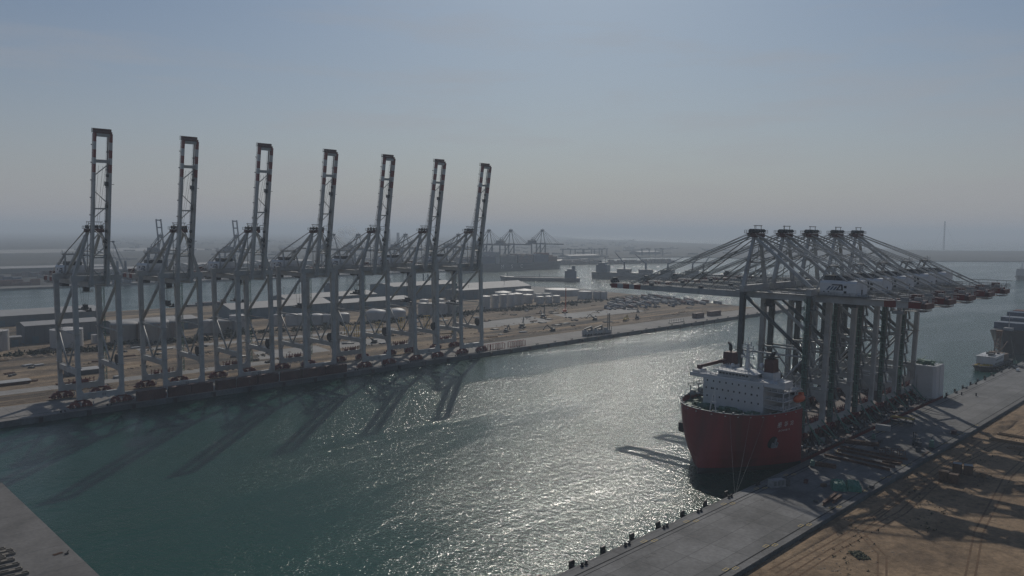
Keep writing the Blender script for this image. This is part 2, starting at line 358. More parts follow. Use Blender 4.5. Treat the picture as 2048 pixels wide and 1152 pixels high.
sheet('terminal_yard', [(800, 690), (786, 758), (850, 876), (900, 874), (926, 800), (898, 690)], -.142, 'concrete_left')
strip('dirt_track', [(430, 466), (520, 470), (640, 474), (800, 478)], 7, -.142, 'sand_near')
strip('dirt_track', [(110, 520), (190, 532), (330, 545), (440, 560)], 6, -.142, 'sand_near')
# far terminal: pale storage areas
sheet('far_yard', [(-200, 1326), (1480, 1326), (1480, 1366), (-250, 1366)], -.29, 'concrete_end')
sheet('sand_flat', [(100, 3050), (1500, 3300), (1500, 3800), (-200, 3500)], -.29, 'road_pale')
# rails and markings on the right quay
def stripes(name, ys, z, m, w, x0=QE, x1=1500):
    mb = MB()
    for y in ys: mb.box(((x0+x1)/2, y, z), (x1-x0, w, .02))
    return kind(mb.build(name, [m]), 'structure')
stripes('crane_rail_road', (125.4, 99.6), .012, 'rail_groove', .42, QE+1)
stripes('cable_slot_road', (123.9,), .012, 'rail_groove', .2, QE+1)
stripes('crane_rail_road', (417.0, 447.4), .012, 'rail_groove', .4, -899, 904)
mb = MB(); mb.box(((QE+1500)/2, 97.35, .14), (1500-QE-1, .7, .28)); kind(mb.build('quay_kerb', ['concrete']), 'structure')
mb = MB(); mb.box((0, QL+.4, .12), (1800, .8, .24)); kind(mb.build('quay_kerb', ['concrete_left']), 'structure')
mb = MB()
for i in range(11):
    x = 180+i*22
    for y0 in (124.55, 126.3, 99.0, 100.4):
        for dx, dy, w, h in ((0, .45, 2.2, .16), (0, -.45, 2.2, .16), (-1.02, 0, .16, .74), (1.02, 0, .16, .74)): mb.box((x+(2.6 if y0 in (124.55, 99.0) else 0)+dx, y0+dy, .026), (w, h, .02))
kind(mb.build('road_marking', ['yellow']), 'structure')
mb = MB()
for i in range(16):
    x = 172+i*21.5; y = 119.5-(i % 3)*1.1
    for w, h in ((2.0, 1.3), (1.4, .8)): mb.box((x, y, .012+.006*(w < 2)), (w, h, .014)); y += .0; x += 3.2
kind(mb.build('manhole_road', ['concrete_end']), 'structure')

# ================================================================== SHIP-TO-SHORE CRANES
# local axes: x along the rails, y from the waterside rail (0) to the landside rail (G), z up
G, HX, LEAN = 30.3, 9.9, 1.9
ZT = 62.0                     # leg tops
def ly(y, z): return y+LEAN*z/ZT      # the legs lean towards the land
def crane(boom_up, label, group):
    c = thing('quay_crane', label, 'crane', group=group)
    P = 'crane_paint'
    for y in (0, G):                                         # legs, tapered, with a flared foot inside the sill
        for sx in (-1, 1):
            m = MB(); m.beam((sx*HX, ly(y, 3.9), 3.9), (sx*HX, ly(y, ZT), ZT), 1.85, 1.95, 2.15, 2.25, up=(1, 0, 0))
            m.extr([(sx*(HX-.9), 6.7), (sx*(HX-2.2), 6.7), (sx*(HX-.9), 9.0)], 'y', y-.62, y+1.0)
            m.box((sx*HX, ly(y, 36), 36.2), (3.1, 3.3, .35)); m.box((sx*HX, ly(y, 20), 19.6), (2.9, 3.1, .3))
            m.rail([(sx*HX-1.6, ly(y, 36)-1.7, 36.4), (sx*HX+1.6, ly(y, 36)-1.7, 36.4), (sx*HX+1.6, ly(y, 36)+1.7, 36.4)], 1.1, .1)
            m.build('leg', P, c)
        m = MB(); m.box((0, y+.2, 5.35), (2*HX-1.9, 1.7, 2.7)); m.box((0, y+.2, 6.76), (2*HX-2, 2.1, .12))
        for k in range(5): m.box((-7+3.5*k, y+.2, 3.8), (1.1, 1.9, .5))
        m.build('sill_beam', P, c)
        m = MB(); m.box((0, ly(y, 63.5), 63.45), (2*HX+3.2, 2.2, 2.8)); m.rail([(-HX, ly(y, 63)-1.0, 64.9), (HX, ly(y, 63)-1.0, 64.9)], 1.1, .1)
        m.build('portal_beam', P, c)
    for sx in (-1, 1):
        x = sx*HX
        m = MB(); m.box((x, ly(G/2, 17.5), 17.3), (1.7, G-2.1, 2.5)); m.extr([(1.5, 16.1), (1.5, 13.2), (4.4, 16.1)], 'x', x-.6, x+.6); m.extr([(G-.6, 16.1), (G-3.4, 16.1), (G-.6, 13.0)], 'x', x-.6, x+.6)
        m.rail([(x-.8, 3, 18.6), (x-.8, G-2, 18.6)], 1.1, .09)
        m.build('tie_beam', P, c)
        m = MB(); m.smooth = True
        m.cyl((x, ly(0, 36)+1, 36), (x, G+.2, 36), .42, n=8); m.build('strut', P, c)
        m = MB(); m.smooth = True; m.cyl((x, 2.0, 35.4), (x, G/2+.3, 18.7), .46, n=8); m.cyl((x, G, 35.4), (x, G/2+1.3, 18.7), .46, n=8)
        m.smooth = False; m.box((x, G/2+.8, 19), (.7, 3.2, 1.2)); m.build('brace', P, c)
        m = MB(); m.smooth = True; m.cyl((x, G+.6, 37.5), (x, 2.6, 60.6), .78, n=10); m.build('diagonal_brace', P, c)
    # bogies under each corner: equaliser beams and wheels
    for y in (0, G):
        for sx in (-1, 1):
            m = MB(); cx = sx*9.4
            m.box((cx, y, 3.55), (5.2, 1.5, .7))
            for e in (-2.75, 2.75):
                m.extr([(cx+e-2.3, 2.0), (cx+e-1.2, 1.9), (cx+e+1.2, 1.9), (cx+e+2.3, 2.0), (cx+e+1.0, 3.3), (cx+e-1.0, 3.3)], 'y', y-.7, y+.7)
                for q in (-1.35, 1.35):
                    m.extr([(cx+e+q-1.2, .4), (cx+e+q+1.2, .4), (cx+e+q+1.05, 1.3), (cx+e+q+.5, 2.3), (cx+e+q-.5, 2.3), (cx+e+q-1.05, 1.3)], 'y', y-.62, y+.62)
                    m.box((cx+e+q+.3, y-1.05, 1.15), (.9, .9, 1.1)); m.box((cx+e+q-.5, y+1.0, 1.1), (.8, .8, .9))
            m.beam((cx+sx*5.4, y, 1.2), (cx+sx*6.2, y, 1.2), .7)
            m.cur = 1; m.smooth = True
            for e in (-2.75, 2.75):
                for q in (-1.9, -.8, .8, 1.9): m.cyl((cx+e+q, y-.28, .42), (cx+e+q, y+.28, .42), .42, n=10)
            m.smooth = False; m.cur = 2; m.box((cx-sx*5.7, y-.2, 1.6), (.4, .4, 2.0)); m.box((cx+.1, y-.85, 1.7), (.35, .25, 1.4)); m.box((cx+1.4, y-1.2, .8), (.3, .25, .7)); m.box((cx-2.6, y-1.2, .9), (.3, .25, .7))
            m.build('bogie', ['bogie_red', 'dark_steel', 'canvas_white'], c)
    m = MB()                                                 # red lashing frames stored along the landside sill
    for k in range(7): m.box((-6+2*k, G+.2, 8.2), (.3, .3, 2.7))
    for z in (7.3, 8.6): m.box((.0, G+.2, z), (12.4, .25, .25))
    m.box((1.5, G+.3, 7.7), (3.6, 1.5, 1.5)); m.box((-3.4, G+.3, 7.5), (2.2, 1.3, 1.2)); m.build('lashing_rack', 'bogie_red', c)
    m = MB(); m.smooth = True; m.cyl((HX-.7, 4.6, 21.4), (HX+.5, 4.6, 21.4), 2.35, n=20); m.smooth = False
    m.cyl((HX-.9, 4.6, 21.4), (HX-.7, 4.6, 21.4), 2.7, n=20); m.cyl((HX+.5, 4.6, 21.4), (HX+.7, 4.6, 21.4), 2.7, n=20); m.box((HX-.1, 4.6, 19.2), (1.4, 2.2, 1.4))
    m.build('cable_reel', 'black', c)
    # access: lift shaft with landings up the landside leg, stair flights below
    m = MB(); ex, ey = HX+2.1, G+1.2
    for a, b in ((-.7, -.7), (.7, -.7), (.7, .7), (-.7, .7)): m.beam((ex+a, ey+b, 7), (ex+a, ey+b+.6, 61), .16)
    for k in range(18):
        z = 7+3*k; m.box((ex, ey+.3*z/60, z), (1.55, 1.55, .1)); m.beam((ex-.7, ey-.7, z), (ex+.7, ey-.7, z+3), .1); m.beam((ex+.7, ey+.7, z), (ex+.7, ey-.7, z+3), .1)
    m.box((ex, ey+.1, 16), (1.3, 1.3, 2.6)); m.build('lift_shaft', 'green_steel', c)
    m = MB()
    for k in range(9):
        z = 8+6*k; s = 1 if k % 2 else -1; yy = ly(G, z)
        m.box((HX+1.0, yy+2.2, z), (3.4, 2.0, .14)); m.beam((HX-.6, yy+2.6, z), (HX+2.4, yy+2.6, z+5.9), .8, .16)
        m.rail([(HX-.7, yy+3.2, z), (HX+2.7, yy+3.2, z), (HX+2.7, yy+1.2, z)], 1.1, .1, mid=False); m.beam((HX-.6, yy+3.1, z+1), (HX+2.4, yy+3.1, z+6.9), .09)
    m.build('stair', 'grey_steel', c)
    # main girders with walkways, from the boom hinge to the back end
    BK = G+43
    m = MB()
    for sx in (-1, 1):
        x = sx*4.1
        for (a, b, k) in ((-2.2, BK-13.5, 0), (BK-13.5, BK-9, 1), (BK-9, BK-4.5, 2), (BK-4.5, BK, 1)):
            m.cur = k; m.box((x, (a+b)/2, 60.6), (1.25, b-a, 2.8))
        m.cur = 0; m.box((x+sx*1.35, (BK-2)/2, 61.9), (1.3, BK+2, .12))
    for y in (-1, 9, 19.5, 40, 50, 62, BK-1): m.box((0, y, 61.3), (7, .9, 1.2))
    gd = m.build('main_girder', [P, 'band_red', 'band_white'], c)
    m = MB()
    for sx in (-1, 1): m.rail([(sx*6.0, -2, 62), (sx*6.0, BK, 62)], 1.15, .1, 3.2); m.rail([(sx*3.4, -2, 62), (sx*3.4, BK, 62)], 1.0, .08, 5, mid=False)
    m.rail([(-6, BK, 62), (6, BK, 62)], 1.15, .1); m.build('handrail', 'grey_steel', gd)
    # end-of-girder platform with the red hoist boxes and hanging service cages
    m = MB(); m.cur = 0; m.box((0, BK+1.0, 60.2), (9.5, 2.0, 2.0)); m.box((-1.5, BK-3.5, 63.2), (2.6, 3.2, 2.2)); m.cur = 1; m.box((1.8, BK-2, 62.8), (1.6, 2.2, 1.5)); m.box((4.2, BK-6, 62.7), (1.2, 3, 1.2)); m.rail([(-4.6, BK-7, 62.1), (-4.6, BK+2, 62.1), (4.6, BK+2, 62.1)], 1.8, .12, 1.8)
    m.cur = 1; m.box((0, BK-2.5, 58.1), (9.5, 7.5, .16)); m.rail([(-4.7, BK-6, 58.1), (4.7, BK-6, 58.1), (4.7, BK+1, 58.1), (-4.7, BK+1, 58.1), (-4.7, BK-6, 58.1)], 1.2, .11, 2.2)
    for a in (-4.5, 4.5):
        for b in (-5.8, .8): m.beam((a, BK+b, 58), (a, BK+b, 60), .14)
    m.box((2, BK-8.5, 57.3), (4, 4.4, 1.3)); m.rail([(-5.2, BK+2.7, 61.3), (5.2, BK+2.7, 61.3)], 1.1, .1)
    m.build('end_platform', ['apex_red', 'grey_steel'], c)
    m = MB()                                                 # long service gantry rail above the back end
    for k in range(5): m.beam((2.2, BK-14+4*k, 62), (2.2, BK-14+4*k, 65.6), .14)
    m.beam((2.2, BK-15, 65.6), (2.2, BK+4.5, 65.6), .26); m.build('service_gantry', 'grey_steel', c)
    # machinery house on the girders
    m = MB(); hy0, hy1 = G+4.0, G+19.0
    pr = [(-5.7, 62.6), (5.7, 62.6), (5.7, 67.6), (4.9, 68.6), (-4.9, 68.6), (-5.7, 67.6)]
    m.extr(pr, 'y', hy0, hy1); hs_ = m.build('machinery_house', 'house_paint', c)
    m = MB(); m.box((0, hy1+2.0, 62.5), (11, 4, .2)); m.rail([(-5.4, hy1, 62.6), (-5.4, hy1+4, 62.6), (5.4, hy1+4, 62.6), (5.4, hy1, 62.6)], 1.15, .11, 2)
    m.box((0, (hy0+hy1)/2, 62.45), (12.6, hy1-hy0+1, .22))
    for sx in (-1, 1): m.rail([(sx*6.3, hy0, 62.6), (sx*6.3, hy1, 62.6)], 1.15, .1, 2.5)
    m.rail([(-4.8, hy0, 68.6), (-4.8, hy1, 68.6)], 1.0, .08); m.rail([(4.8, hy0, 68.6), (4.8, hy1, 68.6)], 1.0, .08); m.build('house_platform', 'grey_steel', hs_)
    for yy in (hy0+2.6, hy0+8.0):
        m = MB(); m.extr([(yy-2.3, 68.6), (yy+2.3, 68.6), (yy+2.5, 70.4), (yy-2.5, 70.4)], 'x', -3.2, 3.2)
        for k in range(6): m.box((-2.6+1.05*k, yy, 70.45), (.5, 4.4, .14))
        m.build('roof_vent', 'dark_steel', hs_)
    for yy, z in ((hy1-4.5, 66.2), (hy1-4.5, 64.0), (hy0+1.8, 63.9), (hy0+3.7, 63.9)):
        for sx in (-1, 1): m = MB(); m.box((sx*5.72, yy, z), (.1, 1.1 if yy > hy0+5 else .5, 1.0 if yy > hy0+5 else .5)); m.build('window', 'glass_dark', hs_)
    m = MB(); m.box((0, hy1+.03, 64), (1.1, .1, 2.1)); m.build('door', 'glass_dark', hs_)
    for sx in (-1, 1):                                       # slanted-bar emblem on both sides of the house
        m = MB(); y0 = hy0+5.6; d = sx                        # reads left to right seen from outside
        def Q(p): return (y0+d*p[0]-d*0, 64.7+p[1])
        Z = lambda poly: m.extr([Q(p) for p in poly], 'x', sx*5.71, sx*5.78)
        o = -2.9
        for k in range(3): Z([(o+1.35*k, 0), (o+1.35*k+.7, 0), (o+1.35*k+2.0, 1.55), (o+1.35*k+1.3, 1.55)])
        m.cur = 1
        Z([(o+3.95, 0), (o+4.6, 0), (o+6.0, 1.9), (o+5.35, 1.9)]); Z([(o+2.1, 1.95), (o+6.4, 1.95), (o+6.75, 2.45), (o+2.6, 2.45)])
        Z([(o+6.1, 1.95), (o+6.75, 2.2), (o+6.95, 0), (o+6.25, 0)]); Z([(o+4.2, 0), (o+6.6, 0), (o+6.6, .45), (o+4.55, .45)])
        m.build('emblem', ['logo_blue', 'mark_dark'], hs_)
    # A-frame: front masts, crosshead, rear legs
    AX = (2.9, 2.6, 86.2)
    for sx in (-1, 1):
        m = MB(); m.beam((sx*HX, ly(0, 64), 64.6), (sx*AX[0], AX[1], AX[2]), 1.7, 1.6, 1.15, 1.15)
        for k in range(5):
            t = .12+.19*k; p = Vector((sx*HX, 1.9, 64.6)).lerp(Vector((sx*AX[0], AX[1], AX[2])), t); m.box((p.x-sx*.2, p.y+1.4, p.z), (1.5, 1.4, .12)); m.rail([(p.x-.8, p.y+2.1, p.z), (p.x+.8, p.y+2.1, p.z)], 1.0, .1)
        m.build('mast', P, c)
        m = MB(); m.beam((sx*AX[0], AX[1]+.8, AX[2]-.4), (sx*5.2, G+.8, 64.7), 1.1, 1.1, 1.35, 1.35); m.build('back_leg', P, c)
    m = MB(); m.smooth = True
    m.cyl((-6.5, 2.3, 74.8), (6.5, 2.3, 74.8), .32, n=8); m.cyl((-6.4, 2.3, 74.9), (-1, 12, 77.8), .22, n=6); m.cyl((6.4, 2.3, 74.9), (1, 12, 77.8), .22, n=6)
    m.cyl((-3.9, 14.5, 76.5), (3.9, 14.5, 76.5), .3, n=8)
    m.cyl((-5.0, -1.4, 62.2), (-3.2, 2.2, 85), .22, n=6); m.cyl((5.0, -1.4, 62.2), (3.2, 2.2, 85), .22, n=6)
    m.build('cross_brace', P, c)
    m = MB(); m.cur = 0
    m.box((0, AX[1]+.2, AX[2]+.7), (8.6, 2.6, 1.7)); m.box((0, AX[1]-.6, AX[2]+1.7), (9.4, 6.6, .2)); m.box((0, AX[1]-3.2, AX[2]+1.0), (5.2, 1.2, 1.2))
    m.cur = 1; m.smooth = True
    for x in (-3.2, -1.1, 1.1, 3.2): m.cyl((x-.3, AX[1]-1.5, AX[2]+2.6), (x+.3, AX[1]-1.5, AX[2]+2.6), 1.0, n=14); m.cyl((x-.3, AX[1]+1.3, AX[2]+2.7), (x+.3, AX[1]+1.3, AX[2]+2.7), .8, n=12)
    m.smooth = False
    m.rail([(-4.6, AX[1]-3.8, AX[2]+1.8), (4.6, AX[1]-3.8, AX[2]+1.8), (4.6, AX[1]+2.6, AX[2]+1.8), (-4.6, AX[1]+2.6, AX[2]+1.8), (-4.6, AX[1]-3.8, AX[2]+1.8)], 1.2, .13, 1.6)
    m.beam((-2.4, AX[1]+.5, AX[2]+1.7), (-2.4, AX[1]+.5, AX[2]+5), .2); m.beam((3.4, AX[1]+.5, AX[2]+1.7), (3.4, AX[1]+.5, AX[2]+5), .2); m.beam((-3.2, AX[1]+.5, AX[2]+5), (4.2, AX[1]+.5, AX[2]+5), .3)
    m.beam((-4.3, AX[1]-3, AX[2]+1.7), (-4.3, AX[1]-3, AX[2]+5.4), .12); m.box((4.1, AX[1]+2.3, AX[2]+2.4), (.8, .8, 1.3))
    m.build('crosshead', ['apex_red', 'dark_steel'], c)
    # mid post and back stays
    PY, PZ = G+6.5, 74.2
    m = MB()
    for sx in (-1, 1): m.beam((sx*5.2, G+2.6, 64.8), (sx*4.1, PY, PZ), .8, .8); m.beam((sx*5.0, G+15, 68.4), (sx*4.1, PY, PZ), .55, .55)
    m.box((0, PY, PZ+.2), (11, 1.0, .9)); m.box((0, PY+.9, PZ+.4), (11.4, 1.4, .14)); m.rail([(-5.6, PY+1.5, PZ+.5), (5.6, PY+1.5, PZ+.5)], 1.1, .11, 1.8); m.beam((-5.4, PY, PZ), (-5.4, PY, PZ+2.4), .2)
    m.build('stay_post', P, c)
    for sx in (-1, 1):
        m = MB()
        for o in (-.42, .42):
            m.beam((sx*3.6+o*.6, AX[1]+1.2, AX[2]+.9+o*.3), (sx*4.2+o*.6, PY, PZ+.5+o), .34); m.beam((sx*4.2+o*.6, PY, PZ+.5+o), (sx*4.3+o*.6, BK-9, 62.3+o*.3), .34)
        m.build('back_stay', P, c)
    # boom, modelled reaching out along -y from its hinge, then raised if it is stowed
    hinge = Vector((0, -2.6, 60.5)); BL = 73.5
    m = MB(); segs = ((0, BL-18.5, 0), (BL-18.5, BL-14.5, 1), (BL-14.5, BL-11.5, 2), (BL-11.5, BL-7.7, 1), (BL-7.7, BL-4, 2), (BL-4, BL, 1))
    for sx in (-1, 1):
        for a, b, k in segs:
            m.cur = k; m.beam((sx*3.6, -a, -.2), (sx*3.6, -b, -.2), .95, 2.9-.009*a, .95, 2.9-.009*b)
        m.cur = 0; m.beam((sx*2.75, -1, 1.25), (sx*2.75, -BL+1, 1.25), .8, .12); m.box((sx*3.6, -1.2, .2), (1.6, 2.6, 3.4))
    m.cur = 0
    bo = m.build('boom', [P, 'band_red', 'band_white'], c); bo.location = hinge
    for y, w, h in ((.9, 1.5, 1.7), (13.2, 1.5, 1.7), (36, .7, .9), (60, .7, .9)):
        m = MB(); m.box((0, -BL+y, .1 if w > 1 else .3), (6.3, w, h)); m.build('boom_tie', P, bo)
    e = 3.1
    for a, b in ((14.3, 20), (27.5, 33.5), (34.5, 40.5), (46, 52.5), (54, 60), (66, 72)):
        s = 1 if (a in (14.3, 34.5, 54)) else -1
        m = MB(); m.smooth = True; m.cyl((s*e, -BL+a, .2), (-s*e, -BL+b, .2), .24, n=6); m.build('boom_brace', P, bo)
    m = MB(); m.cur = 0
    for sx in (-1, 1): m.rail([(sx*3.95, -1, 1.2), (sx*3.95, -BL+.5, 1.0)], 1.15, .1, 3.0); m.rail([(sx*2.4, -1, 1.3), (sx*2.4, -BL+.5, 1.3)], 1.1, .08, 4.2, mid=False)
    for k in range(8): y = -6-8.4*k; m.box((2.6, y, .9), (.8, .8, 1.0)); m.box((-4.3, y-3, 1.6), (.5, .5, .9))
    m.build('boom_handrail', 'grey_steel', bo)
    m = MB(); m.cur = 0; m.box((0, -BL-.4, .1), (8.2, 1.0, 1.0)); m.box((0, -BL-1.0, 1.2), (8.4, 2.0, .12)); m.cur = 1
    m.rail([(-4.2, -BL, 1.3), (-4.2, -BL-2.0, 1.3), (4.2, -BL-2.0, 1.3), (4.2, -BL, 1.3)], 1.2, .12, 1.6); m.smooth = True
    for x in (-2.4, -.8, .8, 2.4): m.cyl((x-.25, -BL-.6, 1.9), (x+.25, -BL-.6, 1.9), .95, n=12)
    m.smooth = False; m.box((.6, -BL-.4, 3.1), (2.6, 1.1, 1.4)); m.beam((-1, -BL-.4, 3.0), (-2.8, -BL-.4, 4.2), .35); m.beam((3.9, -BL-.4, 1.6), (3.9, -BL-.4, 4.4), .15)
    m.build('boom_tip', ['apex_red', 'dark_steel'], bo)
    for y in (20, 35, 47, 55): m = MB(); m.box((2.6, -BL+y, .6), (.9, 1.3, 1.3)); m.build('floodlight', 'dark_steel', bo)
    for y in (24, 52): m = MB(); m.box((2.5, -BL+y, 1.2), (1.3, 2.0, 2.2)); m.beam((4.0, -BL+y, -.5), (5.4, -BL+y, -.8), .22); m.build('maintenance_basket', 'dark_steel', bo)
    ang = -R(80.7) if boom_up else R(1.0)
    if boom_up: bo.rotation_euler = (ang, 0, 0)
    rot = Matrix.Rotation(ang if boom_up else 0, 3, 'X')
    bp = lambda x, d, z: hinge+rot @ Vector((x, -d, z))
    top = Vector((0, AX[1]-1.6, AX[2]+1.0))
    if boom_up:
        m = MB()
        for sx in (-1, 1):
            a = top+Vector((sx*3.2, 0, 0)); b = bp(sx*3.5, 30, 1.9); m.beam(a, a.lerp(b, .5)+Vector((0, 2.2, 1.5)), .3); m.beam(a.lerp(b, .5)+Vector((0, 2.2, 1.5)), b, .3)
            m.beam(bp(sx*3.5, 32, 1.7), bp(sx*3.4, 61, 1.7), .3)
        m.build('fore_stay', P, c)
        m = MB(); 
        for x in (-1.4, -.6, .6, 1.4): m.beam(top+Vector((x, 0, 1)), bp(x*1.6, 58, 1.8), .09)
        m.build('hoist_rope', 'dark_steel', c)
    else:
        for sx in (-1, 1):
            m = MB()
            for o in (-.5, .5):
                m.beam(top+Vector((sx*3.3+o*.3, 0, o*.9)), bp(sx*3.6+o*.3, 61, 1.4+o*.5), .36); m.beam(top+Vector((sx*3.1, .4, -.5)), bp(sx*3.6, 31, 1.3), .36)
            m.build('fore_stay', P, c)
        m = MB()
        for x in (-1.2, 1.2): m.beam(top+Vector((x, -.5, 1.4)), bp(x, 58, 1.6), .12)
        m.build('hoist_rope', 'dark_steel', c)
    # trolley with the driver's cab under the girders
    m = MB(); m.cur = 0; m.box((0, 12.5, 59.0), (6.6, 6.5, .9)); m.box((0, 12.5, 61.2), (5.6, 4.5, 1.2)); m.rail([(-3.2, 9, 59.5), (3.2, 9, 59.5)], 1, .1)
    tr = m.build('trolley', ['dark_steel'], c)
    m = MB(); m.extr([(8.2, 58.4), (10.8, 58.4), (10.8, 55.9), (8.8, 55.9), (8.2, 57.0)], 'x', -1.2, 1.2); m.box((0, 9.6, 58.6), (2.8, 3.0, .3)); m.rail([(-2.6, 7.4, 55.7), (2.6, 7.4, 55.7), (2.6, 11, 55.7)], 1, .1, 1.5); m.box((0, 9.3, 55.6), (5.2, 3.8, .15))
    m.build('driver_cab', 'dark_steel', tr)
    m = MB(); m.box((-3, 44, 58.2), (3.4, 5.5, 1.7)); m.build('cable_winch', 'dark_steel', c); m = MB(); m.box((2.6, 30, 58.3), (2.5, 3.5, 1.4)); m.build('cable_winch', 'dark_steel', c)
    return c
def spreader(parent, y, z):
    m = MB(); m.box((0, y, z), (1.9, 12.2, .55)); m.box((0, y, z+.9), (2.2, 4.6, 1.1)); m.box((0, y, z+2.2), (1.5, 3.0, .9))
    for e in (-6, 6): m.box((0, y+e, z-.1), (2.6, .7, .8)); m.box((.9, y+e*.9, z+.8), (.8, .9, 1.2))
    for e in (-2, 2): m.box((.3, y+e, z+1.9), (.9, .8, 1.9))
    s = m.build('spreader', 'dark_steel', parent)
    m = MB()
    for e in (-1.6, 1.6):
        for x in (-.8, .8): m.beam((x, y+e, z+2.6), (x*2, y+e*1.5, 58.8), .1)
    m.build('rope', 'dark_steel', s); return s
numw = ['01', '02', '03', '04', '05', '06', '07']
place = ['first from the left', 'second from the left', 'third from the left', 'middle one of seven', 'third from the right', 'second from the right', 'last one at the right']
X0, PITCHX, YS = 126.7, 41.5, 417.0
proto_up = crane(True, '', 'quay cranes with raised booms on the left quay')
rigs = []
for i in range(7):
    c = proto_up if i == 0 else copy_tree(proto_up)
    c.location = (X0+PITCHX*i, YS, 0); c['label'] = 'quay crane marked '+numw[i]+' with raised boom, %s on the left quay' % place[i]
    rigs.append(c)
for i, c in enumerate(rigs):
    for ch in c.children:
        if ch.name.split('.')[0] == 'trolley': ch.location.y = (8.2, 7.9, 10.9, 11.7, 9.7, 9.8, 9.1)[i]
    y, z = ((20.7, 46.2), (20.4, 45.8), (23.4, 45.6), (24.2, 39), (22.2, 45.6), (22.3, 38), (21.6, 34))[i]
    spreader(c, y, z)
    text_obj('number_mark', numw[i], 1.9, 'mark_dark', c, (1.3, -.67, 5.4), (1, 0, 0), (0, 0, 1))
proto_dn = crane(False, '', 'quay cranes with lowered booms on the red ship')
shipx = (325.5, 353.5, 381.5, 412.5, 439.5)
splace = ['nearest the white bridge', 'second from the white bridge', 'middle one of the five', 'fourth from the white bridge', 'by the white stern casing']
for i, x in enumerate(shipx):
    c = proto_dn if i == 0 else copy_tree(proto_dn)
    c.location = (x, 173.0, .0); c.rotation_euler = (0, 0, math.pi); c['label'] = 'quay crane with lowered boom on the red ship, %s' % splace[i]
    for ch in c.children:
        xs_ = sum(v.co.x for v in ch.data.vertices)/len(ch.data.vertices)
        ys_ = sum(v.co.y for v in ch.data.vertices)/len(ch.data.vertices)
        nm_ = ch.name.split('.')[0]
        if xs_ > 3 and ((i == 0 and nm_ in ('leg', 'diagonal_brace')) or (nm_ == 'leg' and ys_ > 20)):      # these near-side members take a darker tone than the rest
            ch.data = ch.data.copy(); ch.data.materials[0] = MATS['crane_dark_tone']; ch['label'] = 'darker near-side '+nm_.replace('_', ' ')

# ================================================================== HEAVY-LIFT SHIP
SC, SB = 154.0, 22.6            # centre line (y) and half breadth
def stem(z): t = (z+3)/23.4; return 252.5+6.6*max(0, t)**.7
def full(z): return 291-stem(z)
def hull_pt(q, z):
    """q in -1..1: from the aft end of the starboard bow round the stem to port"""
    k = abs(q); L = full(z); pw = .98+1.42*max(0, (z+3)/23.4)**.75
    s = stem(z)+L*(k**1.9); b = SB*max(0, 1-(1-k**1.9)**pw)**(1/pw)
    return Vector((s, SC+(b if q > 0 else -b), z))
ship = thing('heavy_lift_ship', 'red heavy lift ship with white bridge carrying five cranes on its deck', 'ship', (0, 0, 0))
FZ = 18.2; BZ = 20.4
m = MB(); zs = [-4, -2.2, -.5, 3, 6.5, 10, 13.5, 17, BZ]; qs = [i/32 for i in range(-32, 33)]
ring = [[hull_pt(q, z) for q in qs] for z in zs]
for z_, rg in zip(zs, ring): rg.insert(0, Vector((291.2, SC-SB, z_))); rg.append(Vector((291.2, SC+SB, z_)))
vs_ = [p for rg in ring for p in rg]; n_ = len(ring[0])
m.smooth = True
for i in range(len(zs)-1):
    m.cur = 1 if zs[i] < -2.0 else 0
    m.add([vs_[i*n_+j] for j in range(n_)]+[vs_[(i+1)*n_+j] for j in range(n_)], [(j, j+1, n_+j+1, n_+j) for j in range(n_-1)])
m.smooth = False; m.cur = 0
# after wall of the forecastle and the low cargo deck hull
m.add([(291.2, SC-SB, -4), (291.2, SC+SB, -4), (291.2, SC+SB, BZ-1), (291.2, SC-SB, BZ-1)], [(0, 1, 2, 3)])
m.box(((291.3+466)/2, SC, -2.15), (466-291.3, 2*SB-.02, 3.7)); m.cur = 1; m.box(((291.3+466)/2, SC, -3.0), (466-291.3, 2*SB+.1, 1.2))
m.build('hull', ['hull_red', 'hull_black'], ship)
m = MB()                                                     # bulwark cap and rail around the bow
for a, b in zip(ring[-1], ring[-1][1:]): m.beam(a+Vector((0, 0, .05)), b+Vector((0, 0, .05)), .5, .18)
for j in range(2, n_-2, 3):
    p = ring[-1][j]; m.box((p.x+.5, p.y, BZ+.3), (.7, .7, .5))
m.build('bulwark_rail', 'grey_steel', ship)
m = MB(); pts = [hull_pt(q, FZ) for q in qs]; pts = [(p.x+.25, SC+(p.y-SC)*.988) for p in pts]
poly = [(291.1, SC-SB+.3)]+pts+[(291.1, SC+SB-.3)]
m.prism(poly, FZ-.4, FZ); m.build('forecastle_deck', 'deck_green', ship)
m = MB()                                                     # mooring winches and gear on the forecastle
rr = random.Random(4)
for k in range(40):
    x = rr.uniform(262, 274); y = rr.uniform(SC-15, SC+15)
    if abs(y-SC) > 4+(x-257)*.95: continue
    m.box((x, y, FZ+.6), (rr.uniform(.8, 2.2), rr.uniform(.8, 2.4), 1.2), rr.uniform(0, 3)); m.smooth = True; m.cyl((x, y-1.2, FZ+1), (x, y+1.2, FZ+1), .7, n=10); m.build('mooring_winch', 'deck_green', ship); m = MB()
m = MB(); m.beam((263, SC-1.5, FZ), (263.6, SC-.2, FZ+9), .35); m.beam((263, SC+1.5, FZ), (263.6, SC+.2, FZ+9), .35); m.beam((263.4, SC-1.2, FZ+5), (263.4, SC+1.2, FZ+5), .2); m.beam((263.6, SC, FZ+8.8), (263.6, SC, FZ+12), .16)
m.build('fore_mast', 'ship_white', ship)
